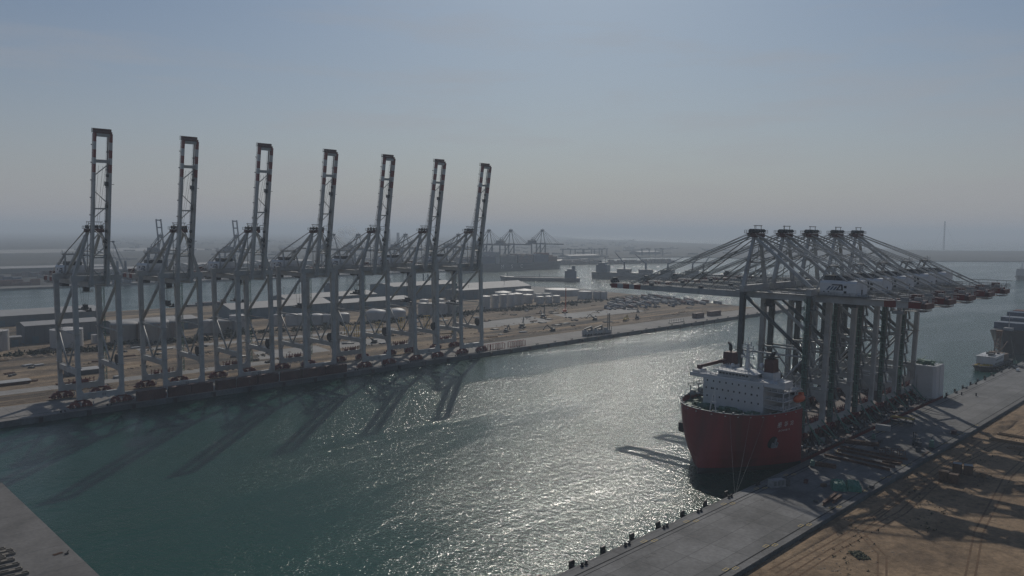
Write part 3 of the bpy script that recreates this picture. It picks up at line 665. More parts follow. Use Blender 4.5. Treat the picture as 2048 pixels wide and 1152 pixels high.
# accommodation block
hx0, hx1, hy0, hy1 = 276.0, 293.0, 140.2, 166.2
m = MB(); m.box(((hx0+hx1)/2, (hy0+hy1)/2, (FZ+30)/2), (hx1-hx0, hy1-hy0, 30-FZ)); m.box(((hx0+hx1)/2+1, (hy0+hy1)/2, 30.5), (hx1-hx0-2, hy1-hy0-3, 1.2))
for k in range(3): m.box((hx0-.06, (hy0+hy1)/2, FZ+3.4+3.2*k), (.14, hy1-hy0+.1, .1))
acc = m.build('accommodation_block', 'ship_white', ship)
for r_, (z, n) in enumerate(((28.6, 9), (25.6, 10), (22.4, 9))):
    for k in range(n):
        y = hy0+1.9+(hy1-hy0-3.8)*k/(n-1)+(.5 if r_ % 2 else 0); m = MB(); m.box((hx0-.03, y, z), (.12, .52, .72)); m.build('window', 'glass_dark', acc)
for y in (hy0+4.6, hy0+21.4): m = MB(); m.box((hx0-.03, y, 25.6), (.12, .5, .7)); m.build('window', 'glass_dark', acc)
m = MB()                                                     # bridge deck with wings out to the ship's side
m.box((280.0, SC-1.5, 30.1), (7, 41, 1.5)); m.prism([(277.6, 147), (277.6, 160.5), (288, 162), (288, 145.5)], 30.8, 32.9)
m.box((283, 153.5, 33.05), (12, 18.5, .3))
for y in (132.5, 172): m.box((280, y-(1.5 if y > 150 else -1.0), 31.3), (6, 3, 1.0))
br = m.build('bridge', 'ship_white', ship)
for k in range(9): m = MB(); m.box((277.55, 147.9+1.45*k, 32.0), (.14, 1.1, .8)); m.build('window', 'glass_dark', br)
m = MB(); m.rail([(276.6, 132, 30.8), (276.6, 171.5, 30.8)], 1.2, .12, 2); m.rail([(277.4, 145, 33.2), (277.4, 162, 33.2), (289, 162, 33.2)], 1.1, .1, 1.6); m.rail([(283.4, 132, 30.8), (283.4, 143, 30.8)], 1.1, .1, 2)
for y in (150, 156): m.beam((281, y, 33), (281.6, y+2, 35.2), .18)
m.build('bridge_rail', 'ship_white', br)
m = MB(); m.smooth = True
for p, r_ in (((285, 158.3, 34.3), .9), ((287, 146.5, 35.4), 1.1), ((282, 149.5, 33.9), .6)):
    m = MB(); m.smooth = True; m.lathe([(r_*math.sin(a*math.pi/8), -r_*math.cos(a*math.pi/8)) for a in range(9)], p, 14); m.build('radome', 'ship_white', br)
m = MB(); m.beam((287, 146.5, 33), (287, 146.5, 34.6), .4); m.build('radome_post', 'ship_white', br)
for (x, y, w, n) in ((291.5, 163, 4.4, 3), (286.5, 142.4, 3.8, 0)):
    m = MB(); m.cur = 0; m.box((x, y, 31.9), (6.0, w+1, 3.2)); m.cur = 1; m.beam((x, y, 33.4), (x, y, 38.6), w, 4.6, w*.94, 4.3, up=(1, 0, 0))
    m.cur = 2; m.smooth = True
    if n:
        for k in range(3):
            b = Vector((x-1.2+1.2*k, y-1+1.0*k, 39)); m.cyl(b, b+Vector((0, 0, 2.4)), .42, n=8); m.cyl(b+Vector((0, 0, 2.3)), b+Vector((.5, 1.0, 3.3)), .42, n=8)
    else:
        m.smooth = False; m.box((x, y, 39.4), (5.2, w+.8, .4)); m.smooth = True
        for k in range(3): b = Vector((x-1+k, y, 39.4)); m.cyl(b, b+Vector((.1, -.9, 1.9)), .5, n=8)
    m.build('funnel', ['ship_white', 'apex_red', 'black'], ship)
m = MB(); m.beam((287, 152.8, 33), (287, 152.8, 43), 1.6, 1.6, .7, .7)
for z, w in ((38, 5.2), (40, 3.8), (41.8, 4.6), (43.2, 2.8)):
    m.beam((287, 152.8-w/2, z), (287, 152.8+w/2, z), .3); m.beam((287-w/3, 152.8, z), (287+w/3, 152.8, z), .25)
    for e in (-1, 1): m.beam((287, 152.8+e*w/2, z-.6), (287, 152.8+e*w/2, z+1.1), .28)
m.beam((287, 152.8, 43), (287, 152.8, 46.3), .2); m.beam((285.6, 152.8, 38.4), (285.6, 155, 38.4), .4)
m.build('radar_mast', 'ship_white', ship)
m = MB(); m.smooth = True; m.cyl((281, 171, 32.6), (290.6, 166, 34.2), .5, n=8); m.smooth = False; m.box((281, 171, 32.6), (1.6, 1.6, 1.4)); m.beam((281, 171, 33), (291, 163, 36), .7); m.build('wing_derrick', 'apex_red', ship)
# galleries and boat deck at the starboard side of the block
m = MB()
for z in (21.0, 24.3, 27.6): m.box((285, 136.4, z), (15, 7.4, .22)); m.rail([(277.8, 132.9, z+.1), (292, 132.9, z+.1)], 1.15, .14, 1.8); m.rail([(277.8, 140, z+.1), (277.8, 132.9, z+.1)], 1.15, .14, 1.8); m.box((285, 132.75, z-.1), (15, .3, .5))
for x in (278, 283, 288, 292):
    m.beam((x, 133, FZ), (x, 133, 30.2), .32)
for x in (279.5,): m.beam((x, 134.5, 21.2), (x+6, 134.5, 24.3), .8, .15)
m.build('gallery', 'ship_white', acc)
m = MB(); m.box((290, 171, 24.3), (9, 8, .22)); m.box((288, 172.5, 21), (13, 5, .22)); m.rail([(281.5, 174.8, 21.1), (294, 174.8, 21.1)], 1.1, .13, 2); m.rail([(279, 170, 24.4), (279, 175, 24.4), (294, 175, 24.4)], 1.1, .13, 2)
for x in (280, 286, 292): m.beam((x, 174.5, FZ), (x, 174.5, 24.4), .3); m.box((x-2, 172, 22.2), (1.6, 1.8, 1.9))
m.build('gallery', 'grey_steel', acc)
m = MB(); m.smooth = True
prof = [(0, -4.0), (.8, -3.6), (1.35, -2.2), (1.5, 0), (1.4, 2.3), (.9, 3.5), (0, 3.9)]
P_ = [(289+z, 131.9+r_*math.cos(a), 24.2+1.05*r_*math.sin(a)) for r_, z in prof for a in [2*math.pi*k/12 for k in range(12)]]
m.add(P_, [(i*12+k, i*12+(k+1) % 12, (i+1)*12+(k+1) % 12, (i+1)*12+k) for i in range(6) for k in range(12)]); m.smooth = False; m.box((290.6, 131.9, 25.9), (1.7, 1.5, 1.0)); lb = m.build('lifeboat', 'orange', ship)
m = MB()
for x in (286.2, 291.6): m.beam((x, 134.8, 21), (x, 134.6, 26.6), .4); m.beam((x, 134.6, 26.6), (x, 131.7, 27.4), .35)
m.build('davit', 'ship_white', lb)
m = MB(); m.box((294.5, 138, 25), (2.6, 4.5, 5)); m.box((294, 145, 22), (2, 6, 8)); m.build('deck_locker', 'dark_steel', ship)
# name on the starboard bow, wrapped onto the plating, and the anchor in its pocket
def on_hull(name, me, q0, z0, matname, sgn=-1, lift=.07, flip=1):
    me.materials.clear(); me.materials.append(MATS[matname]); base = hull_pt(-abs(q0), z0)
    def arc(q, z): return hull_pt(-abs(q), z)
    # step along the starboard side by arc length at this height
    tab = []; L = 0; prev = arc(0.02, z0)
    for k in range(1, 400):
        q = .02+.98*k/399; p = arc(q, z0); L += (p-prev).length; tab.append((L, q)); prev = p
    l0 = min(tab, key=lambda t: abs(t[1]-q0))[0]
    for v in me.vertices:
        p = v.co.copy(); q = min(tab, key=lambda t: abs(t[0]-(l0+p.x)))[1]; z = z0+p.y
        a = arc(q, z); b = arc(min(1, q+.01), z); u = arc(q, z+.2); n = (b-a).cross(u-a).normalized()
        if n.dot(Vector((a.x-290, a.y-SC, 0))) < 0: n = -n
        v.co = a+n*(lift+p.z)
    o = bpy.data.objects.new(name, me); col.objects.link(o); o.parent = ship; return o
on_hull('ship_name', text_mesh('振  华  33', 2.3), .80, 15.6, 'mark_white')
on_hull('ship_name', text_mesh('ZHEN HUA 33', 1.0), .79, 13.4, 'mark_white')
m = MB(); m.prism([(2.1*math.cos(a*math.pi/10), 2.3*math.sin(a*math.pi/10)) for a in range(20)], 0, .12)
pk = on_hull('anchor_pocket', m.build('x', 'black').data, .70, 9.2, 'black', lift=.05); bpy.data.objects.remove(bpy.data.objects['x'])
def ship_anchor(q, z, side):
    m = MB(); m.box((0, .6, .4), (.5, 3.0, .5)); m.box((0, -1.0, .45), (2.4, .8, .7)); m.box((-1.1, -.3, .45), (.5, 1.6, .6)); m.box((1.1, -.3, .45), (.5, 1.6, .6))
    o = on_hull('ship_anchor', m.build('x', 'grey_steel').data, q, z, 'grey_steel', lift=.1); bpy.data.objects.remove(bpy.data.objects['x']); return o
ship_anchor(.72, 8.6, -1)
m = MB(); p = hull_pt(.62, 9.4); m.box((p.x-.6, p.y+.3, p.z), (1.6, 2.6, 3.0)); m.box((p.x-.8, p.y+.5, p.z-1.8), (.7, 2.2, 1)); m.build('ship_anchor', 'black', ship)
for j in range(3, 60, 4): p = hull_pt(-1+j/32, BZ-.9); n = Vector((p.x-292, p.y-SC, 0)).normalized(); q_ = p+n*.06; m = MB(); m.box(q_, (.5, .5, .35), math.atan2(n.y, n.x)); m.build('fairlead', 'canvas_white', ship)
# cargo deck, cradles under the cranes, braces, stern casings
m = MB(); m.box(((291.4+466)/2, SC, -.2), (466-291.6, 2*SB-.3, .2)); m.build('cargo_deck', 'deck_red', ship)
rr = random.Random(8)
for x in shipx:
    for y in (173-G, 173):
        for sx in (-1, 1):
            m = MB(); m.box((x+sx*9.4, y, -.07), (11.5, 5.4, .1))
            for e in (-1, 1): m.box((x+sx*9.2+e*4.6, y+1.9, 1.5), (.9, .8, 3.1)); m.box((x+sx*9.2+e*4.6, y-1.9, 1.5), (.9, .8, 3.1)); m.box((x+sx*9.2, y+e*2.4, .85), (2.5, .6, 1.8))
            m.build('cargo_cradle', 'deck_red', ship)
for k in range(64):
    m = MB(); m.box((rr.uniform(300, 455), rr.choice([rr.uniform(132, 141), rr.uniform(145, 171)]), .5), (rr.uniform(.6, 3), rr.uniform(.5, 1.6), rr.uniform(.6, 1.9)), rr.choice([0, 0, 1.57, .6])); m.build('deck_block', rr.choice(['deck_red', 'deck_red', 'grey_steel', 'dark_steel']), ship)
m = MB()
for k in range(80):
    x = rr.uniform(300, 455); y = rr.choice([132.2, 134, 138, 174, 147]); m.box((x, y, .55), (rr.uniform(.3, 1.2), rr.uniform(.3, 1.0), 1.1)); m.beam((x, y, 0), (x+rr.uniform(-2, 2), y+1.5, rr.uniform(.8, 2.6)), .18)
m.rail([(298, 131.3, -.1), (450, 131.3, -.1)], 1.1, .08, 2.5, mid=True); m.build('deck_gear', 'grey_steel', ship)
for i, x in enumerate(shipx):
    for e in (-7.5, 7.5):
        m = MB(); m.smooth = True; m.cyl((x+e, 143.6-4.2-4.2, -.1), (x+e*.94, 141.4, 8.2 if e < 0 else 7), .34, n=8); m.cyl((x+e*.7, 134.3, -.1), (x+e*.5, 142, 5.2), .26, n=8); m.smooth = False
        m.box((x+e, 135.2, .1), (1.4, 1.4, .6)); m.build('lashing_brace', 'green_steel', ship)
for y0, y1 in ((131.2, 145.5), (160.5, 174.8)):
    m = MB(); m.prism([(450.5, y0), (464.8, y0+(.0)), (464.8, y1), (450.5, y1)] if y0 > 150 else [(450.5, y0+1.2), (452.0, y0), (464.8, y0), (464.8, y1), (450.5, y1)], -.05, 17.2)
    m.box((457.6, (y0+y1)/2, 17.25), (13.8, 13.8, .3)); cs = m.build('stern_casing', 'ship_white', ship)
    m = MB(); m.rail([(451, y0+.5, 17.4), (464.4, y0+.5, 17.4), (464.4, y1-.5, 17.4), (451, y1-.5, 17.4), (451, y0+.5, 17.4)], 1.1, .12, 1.8)
    for k in range(9): m.box((rr.uniform(453, 463), rr.uniform(y0+2, y1-2), 18.2), (rr.uniform(.8, 2.6), rr.uniform(.8, 2.4), rr.uniform(.8, 2.2)), rr.uniform(0, 3))
    m.box((450.45, (y0+y1)/2+2, 6), (.1, .12, 12)); m.box((457.6, y0-.02 if y0 > 150 else 131.17, 9), (.12, .1, 16)); m.beam((455, y1-4, 18), (458.5, y1-7, 21.6), .3); m.box((457.5, (y0+y1)/2, 18.4), (4.5, 5, 2)); m.build('deck_machinery', 'deck_green', cs)
m = MB(); m.box((457.5, 151.5, 5), (.3, 12, 9.8)); m.box((452, 153, 3), (4, 10, 6)); m.build('winch_house', 'ship_white', ship)
m = MB()
for x in (298.5, 302): m.box((x, 153, 9), (1.6, 24, 17)); 
m.box((299.6, 139, 7), (3, 3.6, 14)); m.build('forecastle_house', 'ship_white', ship)
# mooring lines
def catenary(name, a, b, sag, label, r_=.03):
    a, b = Vector(a), Vector(b); m = MB(); N = 10; m.smooth = True
    pts = [a.lerp(b, i/N)-Vector((0, 0, sag*4*(i/N)*(1-i/N))) for i in range(N+1)]
    for p, q in zip(pts, pts[1:]): m.cyl(p, q, r_, n=5, caps=False)
    tag(m.build(name, 'grey_steel'), label, 'rope', 'mooring lines of the red ship')
p = hull_pt(-.55, BZ-.8)
catenary('mooring_line', p, (233, 127.2, .5), 1.2, 'mooring line from red bow to quay bollard, right of three')
p = hull_pt(-.4, BZ-.8); catenary('mooring_line', p, (232.6, 127.0, .5), 1.2, 'mooring line from red bow to quay bollard, middle of three')
p = hull_pt(-.2, BZ-.8); catenary('mooring_line', p, (232.2, 126.8, .5), 1.6, 'mooring line from red bow to quay bollard, leftmost of three')
catenary('mooring_line', (464.5, 133, 12), (505, 127.5, .5), 2.5, 'mooring line from the white stern casing to the far quay bollards')

# ================================================================== LEFT QUAY AND PENINSULA
def place_copies(proto, spots, labels, group):
    for i, (loc, rz) in enumerate(spots):
        o = proto if i == 0 else copy_tree(proto); o.location = loc; o.rotation_euler = (0, 0, rz); o['label'] = labels[i]; o['group'] = group
# brown steel boxes standing along the edge between the cranes
edges = [(142.4, 156.2), (158.0, 169.5), (170.0, 181.5), (184.0, 194.4), (195.0, 207), (207.8, 219.8), (222, 234.5), (236.0, 251), (251.6, 266.5)]
for i, (a, b) in enumerate(edges):
    t = thing('steel_box', '%s brown steel box from the left along the edge of the left quay' % nth(i), 'box', ((a+b)/2, 413.1, 0), 0, 'brown steel boxes between the raised cranes')
    L = b-a; m = MB(); m.box((0, 0, 2.6), (L, 3.2, 4.9)); k = int(L/1.5)
    for j in range(k+1): m.box((-L/2+.15+(L-.3)*j/k, 0, 2.6), (.22, 3.4, 5.0))
    m.box((0, 0, .12), (L, 3.36, .22)); m.box((0, 0, 5.05), (L, 3.36, .2)); m.build('shell', 'brown_box', t)
    m = MB(); m.rail([(-L/2, -1.5, 5.15), (L/2, -1.5, 5.15)], .9, .09, 3, mid=False); m.build('handrail', 'rusty', t)
for i, x in enumerate((157.1, 195.0, 221)):
    m = MB(); m.beam((x, 412, 0), (x, 412, 5.6), .3); m.box((x, 412, 5.0), (.6, .6, .9)); m.box((x, 412, .15), (.8, .8, .3))
    tag(m.build('signal_post', 'canvas_white'), '%s white post from the left in the gaps between brown steel boxes' % nth(i), 'post', 'white posts on the left quay')
# red open frames
fr = None
for i, (x, L) in enumerate(((389.6, 5.6), (397.6, 6.2), (404.5, 5.6), (415.5, 5.4), (421.4, 4.6), (427, 5))):
    m = MB(); h = 4.3
    for a in (-L/2, -L/2+.8, L/2-.8, L/2):
        for b in (-1.3, 1.3): m.beam((a, b, 0), (a, b, h), .2)
        m.beam((a, -1.3, h), (a, 1.3, h), .18)
    for b in (-1.3, 1.3): m.beam((-L/2, b, h), (L/2, b, h), .24); m.beam((-L/2, b, .3), (L/2, b, .3), .22)
    o = m.build('lifting_frame', 'band_red'); o.location = (x, 416.2, 0); tag(o, '%s open red steel frame from the left on the quay past the last crane' % nth(i), 'frame', 'red frames on the left quay')
# bollards in pairs along the left quay
m = MB(); m.smooth = True; m.lathe([(.0, .0), (.62, 0), (.55, .12), (.34, .25), (.30, .62), (.46, .78), (.44, .95), (0, 1.02)], n=12); bol = m.build('bollard', 'black')
tag(bol, '', 'bollard'); k = 0; xs = [108+20.7*i for i in range(36)]
spots = []
for x in xs: spots += [((x-.9, 411.7, 0), 0), ((x+.9, 411.7, 0), 0)]
place_copies(bol, spots, ['%s bollard of the %s pair from the left along the left quay' % (('left', 'right')[i % 2], nth(i//2)) for i in range(len(spots))], 'bollards of the left quay')
# fenders hanging on the left quay wall
m = MB(); m.box((0, 0, 0), (1.7, .5, 2.2)); m.smooth = True; m.cyl((0, .25, 0), (0, .95, 0), .55, n=10); fen = m.build('fender', 'black'); tag(fen, '', 'fender')
place_copies(fen, [((98+20.7*i, 409.0, -1.35), 0) for i in range(30)], ['%s black fender from the left on the left quay wall' % nth(i) for i in range(30)], 'fenders of the left quay')
# white mobile machines with a dark jib
def machine(x, y, i):
    t = thing('mobile_machine', 'white wheeled machine with dark folded arm, %s of two on the left quay' % ('left', 'right')[i], 'machine', (x, y, 0), R(-8), 'white machines on the left quay')
    m = MB(); m.box((0, 0, 2.3), (9.5, 3.2, 2.6)); m.extr([(-4.7, 3.6), (-4.7, 5.0), (-2.2, 5.2), (-1.6, 3.6)], 'y', -1.5, 1.5); m.build('body', 'canvas_white', t)
    m = MB(); m.beam((-3.5, 0, 5.6), (4.6, 0, 7.4), 1.0, 1.1); m.beam((4.6, 0, 7.6), (4.9, 0, 3.2), 1.0, 1.2); m.box((2, 0, 4.2), (2.0, 2, 1.3)); m.build('arm', 'dark_steel', t)
    for wx in (-3.4, 0, 3.4):
        m = MB(); m.smooth = True; m.cyl((wx, -1.8, .85), (wx, 1.8, .85), .85, n=12); m.build('wheel', 'tyre', t)
machine(509.5, 419.3, 0); machine(521.5, 417.8, 1)
t = thing('piling_rig', 'white machine with two tall dark masts on the left quay', 'machine', (532.5, 416.5, 0)); m = MB(); m.box((0, 0, 2), (7, 3.2, 2.6)); m.box((-2, 0, 4.4), (2.6, 2.8, 2.4)); m.build('body', 'canvas_white', t)
for x in (1.2, 3.4): m = MB(); m.beam((x, 0, .5), (x, 0, 17.5), .62); m.build('mast', 'dark_steel', t)
m = MB(); m.box((0, 0, .55), (8, 3.6, 1.0)); m.beam((4, 0, 2), (6.5, 0, 2.4), .7); m.beam((6.5, 0, 0), (6.5, 0, 6), .3); m.build('chassis', 'dark_steel', t)
# storage tanks
TANKS = [(131.1, 656.6, 7.8, 14.3, 1), (173.4, 644.8, 11.0, 13.1, 1), (193.2, 647.4, 2.3, 6.7, 1), (213.7, 642.5, 10.4, 13.8, 2), (231.2, 628.2, 11.6, 14.9, 2), (245.0, 624.9, 7.1, 14.8, 2), (284.6, 652.4, 5.5, 9.8, 2), (292.7, 645.0, 8.9, 9.8, 2), (307.6, 643.4, 7.7, 14.0, 1), (353.6, 660.3, 4.6, 9.3, 2), (363.8, 653.0, 6.0, 9.2, 2), (372.7, 651.5, 6.9, 8.7, 2), (385.2, 645.0, 6.5, 8.3, 2), (393.9, 637.3, 6.5, 8.4, 2), (405.2, 631.9, 6.1, 8.9, 2), (442.8, 631.0, 10.2, 7.4, 3), (464.6, 627.1, 8.9, 7.2, 3), (510.2, 643.1, 5.2, 12.2, 1), (516.9, 637.2, 5.2, 12.2, 1), (529.0, 634.6, 6.3, 12.2, 1), (541.4, 630.3, 6.4, 13.4, 1), (543.1, 682.7, 5.0, 10.8, 2), (563.6, 679.7, 5.1, 10.4, 2), (602.8, 647.0, 6.2, 14.3, 1), (618.0, 646.4, 4.3, 14.7, 1), (629.1, 644.6, 4.3, 14.8, 1), (644.8, 647.2, 4.7, 14.4, 1), (682.4, 699.2, 10.6, 11.8, 1), (669.7, 662.7, 7.8, 12.8, 1), (670.6, 656.0, 3.3, 6.4, 0), (693.0, 666.7, 6.5, 10.1, 1), (735.2, 712.8, 12.4, 11.0, 1), (723.3, 676.3, 6.0, 9.1, 0), (698.6, 650.7, 4.6, 8.3, 1), (737.1, 674.3, 6.4, 9.2, 0), (711.5, 648.3, 4.6, 8.3, 1), (724.1, 646.4, 4.7, 8.4, 1), (817.9, 719.9, 24.6, 8.2, 0), (794.3, 658.7, 9.8, 9.9, 0), (801.9, 645.4, 4.6, 9.6, 0), (809.3, 639.5, 4.9, 9.6, 0)]
kinds = ['flat topped', 'cone roofed', 'domed', 'round domed']
for i, (x, y, r, h, d) in enumerate(TANKS):
    big = 'wide' if r > 9.5 else 'small' if r < 4.4 else 'medium'; rusty = i in (3, 4, 5, 7)
    t = thing('storage_tank', '%s %s%s tank, %s storage tank from the left on the peninsula' % (big, 'rust streaked ' if rusty else 'white ', kinds[d], nth(i)), 'tank', (x, y, -.15), 0, 'storage tanks on the peninsula')
    mm = 'tank_rust' if rusty else 'tank_white'
    m = MB(); m.smooth = True; m.lathe([(r, 0), (r, h)], n=32); m.smooth = False
    for z in (.33, .66, 1): m.lathe([(r+.02, h*z-.25), (r+.12, h*z-.25), (r+.12, h*z), (r+.02, h*z)], n=32)
    sh = m.build('shell', mm, t)
    m = MB(); m.smooth = True
    if d == 0: m.lathe([(r-.1, h-.4), (r*.5, h-.2), (0, h-.1)], n=32)
    elif d == 1: m.lathe([(r+.1, h), (r*.5, h+r*.085), (0, h+r*.15)], n=32)
    else:
        H = r*(.24 if d == 2 else .45); m.lathe([(r*math.cos(a*math.pi/16), h+H*math.sin(a*math.pi/16)) for a in range(9)], n=32)
    m.build('roof', 'tank_white' if not rusty else 'roof_pale', t)
    m = MB(); N = max(8, int(r*1.4))
    for k in range(N):
        a = 2*math.pi*k/N; m.beam((r*math.cos(a), r*math.sin(a), h), (r*math.cos(a), r*math.sin(a), h+1.1), .1); b = 2*math.pi*(k+1)/N
        m.beam((r*math.cos(a), r*math.sin(a), h+1.1), (r*math.cos(b), r*math.sin(b), h+1.1), .1)
    m.build('handrail', 'grey_steel', t)
    m = MB(); S = 12; a0 = R(200)+i
    for k in range(S): a = a0+k*(h/r/S*.9); m.box(((r+.5)*math.cos(a), (r+.5)*math.sin(a), h*(k+.5)/S), (1.0, h/S*1.25, .25), a)
    m.build('stair', 'grey_steel', t)
# warehouses and sheds
def shed(name, label, x0, x1, y0, y1, h, ridge, wall, roof, axis='x', doors=0):
    t = thing(name, label, 'building', (x0, y0, -.15)); L, D = x1-x0, y1-y0
    m = MB()
    if axis == 'x': m.extr([(0, 0), (D, 0), (D, h), (D/2, ridge-.2), (0, h)], 'x', 0, L)
    else: m.extr([(0, 0), (L, 0), (L, h), (L/2, ridge-.2), (0, h)], 'y', 0, D)
    n = max(2, int(L/6))
    for k in range(n+1): m.box((L*k/n, -.12, h/2), (.35, .24, h))
    m.build('wall', wall, t)
    m = MB(); e = .7
    if axis == 'x': m.extr([(-e, h-.1), (D/2, ridge), (D+e, h-.1), (D+e, h+.2), (D/2, ridge+.3), (-e, h+.2)], 'x', -e, L+e)
    else: m.extr([(-e, h-.1), (L/2, ridge), (L+e, h-.1), (L+e, h+.2), (L/2, ridge+.3), (-e, h+.2)], 'y', -e, D+e)
    m.build('roof', roof, t)
    for k in range(doors): m = MB(); m.box((L*(k+.5)/doors, -.2, 2.6), (4.6, .16, 5.2)); m.build('door', 'wall_blue', t)
    return t
shed('warehouse', 'long pale roofed warehouse at the water, behind the first raised crane', 60, 250, 812, 868, 9, 12, 'wall_grey', 'roof_pale', doors=8)
shed('warehouse', 'grey walled warehouse with pale roof behind the white tank beside the first crane', 154, 206, 677, 704, 13.6, 15.5, 'wall_grey', 'roof_pale', doors=4)
shed('warehouse', 'low pale roofed shed behind the rust streaked tanks', 222, 292, 690, 722, 8.5, 10, 'wall_grey', 'roof_pale', doors=3)
shed('warehouse', 'long warehouse with blue green gable behind the third raised crane', 340, 452, 727, 764, 10, 14.5, 'wall_blue', 'roof_pale', doors=5)
shed('warehouse', 'long grey roofed warehouse at the far water behind the fourth crane', 440, 562, 800, 842, 9.5, 13, 'wall_blue', 'roof_pale', doors=6)
shed('warehouse', 'pale shed behind the round domed tanks', 470, 566, 733, 768, 8, 10.5, 'wall_grey', 'roof_pale', doors=4)
shed('warehouse', 'tall dark blue grey warehouse behind the fifth and sixth cranes', 588, 694, 800, 852, 17, 20, 'wall_blue', 'roof_grey', doors=5)
shed('warehouse', 'small pale building left of the last raised crane', 652, 690, 749, 775, 12, 13, 'wall_grey', 'roof_pale', doors=2)
shed('warehouse', 'grey gabled warehouse behind the tank farm, right of the last raised crane', 700, 826, 788, 842, 8.5, 15, 'wall_grey', 'roof_grey', doors=5)
shed('site_hut', 'small pale hut on sand left of the first crane', 98, 116, 504, 512, 1.6, 1.9, 'rusty', 'canvas_white', doors=0)
shed('site_hut', 'low white roofed hut behind the legs of the first crane', 138, 156, 512, 522, 2.6, 3.0, 'wall_grey', 'canvas_white', doors=0)
shed('site_hut', 'small hut beside the white tank at the left edge', 141, 149, 668, 675, 7, 7.6, 'wall_grey', 'roof_pale', doors=1)
# construction plant
def excavator(x, y, rz, i, m0, w):
    t = thing('excavator', '%s excavator %s' % (m0, w), 'excavator', (x, y, -.15), rz, 'excavators on the peninsula')
    for s in (-1, 1): m = MB(); m.box((0, s*1.2, .5), (4.6, .7, 1.0)); m.build('track', 'black', t)
    m = MB(); m.box((-.4, 0, 1.9), (3.6, 2.7, 1.5)); m.box((1.0, .8, 3.0), (1.5, 1.1, 1.6)); m.build('body', 'yellow' if m0 == 'yellow' else 'dark_steel', t)
    m = MB(); m.beam((1.4, -.3, 2.2), (5.0, -.3, 5.6), .7, .8); m.beam((5.0, -.3, 5.6), (8.0, -.3, 2.8), .5, .6); m.box((8.2, -.3, 2.0), (1.2, 1.2, 1.3)); m.build('arm', 'yellow' if m0 == 'yellow' else 'dark_steel', t)
ex = [(475, 482.7, .4, 'dark', 'left of the concrete pads beyond the red frames'), (510.5, 460, 2.6, 'dark', 'near the apron behind the red frames'), (593.9, 549.5, 1.2, 'dark', 'just left of the orange crawler crane'), (621.9, 464, .3, 'yellow', 'behind the white machines, left of two'), (645, 466, 3.6, 'dark', 'right of the yellow excavator behind the white machines'), (606, 489.5, 2, 'dark', 'by the pale pad right of the crawler crane'), (430, 500, 1.1, 'yellow', 'between the last two raised cranes'), (352, 505, 2.2, 'dark', 'between the fifth and sixth raised cranes'), (700, 505, .7, 'dark', 'left of the lorry yard')]
for i, (x, y, rz, c0, w) in enumerate(ex): excavator(x, y, rz, i, c0, w)
def crawler(x, y, h, lean, label, mm):
    t = thing('crawler_crane', label, 'crane', (x, y, -.15), R(30)); 
    for s in (-1, 1): m = MB(); m.box((0, s*2.2, .7), (7, 1.1, 1.4)); m.build('track', 'black', t)
    m = MB(); m.box((-1, 0, 2.5), (6, 3.4, 2.4)); m.box((2.2, 1.2, 3), (2, 1.4, 2.4)); m.build('body', mm, t)
    m = MB(); b = Vector((2.4, 0, 2.6)); e = Vector((2.4+lean, 0, h))
    for a in ((-.5, -.5), (.5, -.5), (.5, .5), (-.5, .5)): m.beam(b+Vector((a[0], a[1], 0)), e+Vector((a[0]*.5, a[1]*.5, 0)), .26)
    n = int(h/2)
    for k in range(n): p = b.lerp(e, k/n); q = b.lerp(e, (k+1)/n); m.beam(p+Vector((-.45, -.45, 0)), q+Vector((.45, .45, 0)), .16); m.beam(p+Vector((.45, -.45, 0)), q+Vector((-.45, .45, 0)), .16)
    m.build('boom', mm, t); m = MB(); m.beam(e, Vector((-3, 0, 3.6)), .14); m.beam(e, Vector((e.x+.6, 0, 5)), .12); m.build('rope', 'black', t)
crawler(638, 557, 27, 1.5, 'orange crawler crane with tall upright lattice boom on the sand', 'orange')
crawler(583, 538, 13, 4, 'small dark crawler crane with short boom left of the orange one', 'dark_steel')
crawler(509, 496, 9, 3, 'low dark crawler crane beside the pale concrete pads', 'dark_steel')
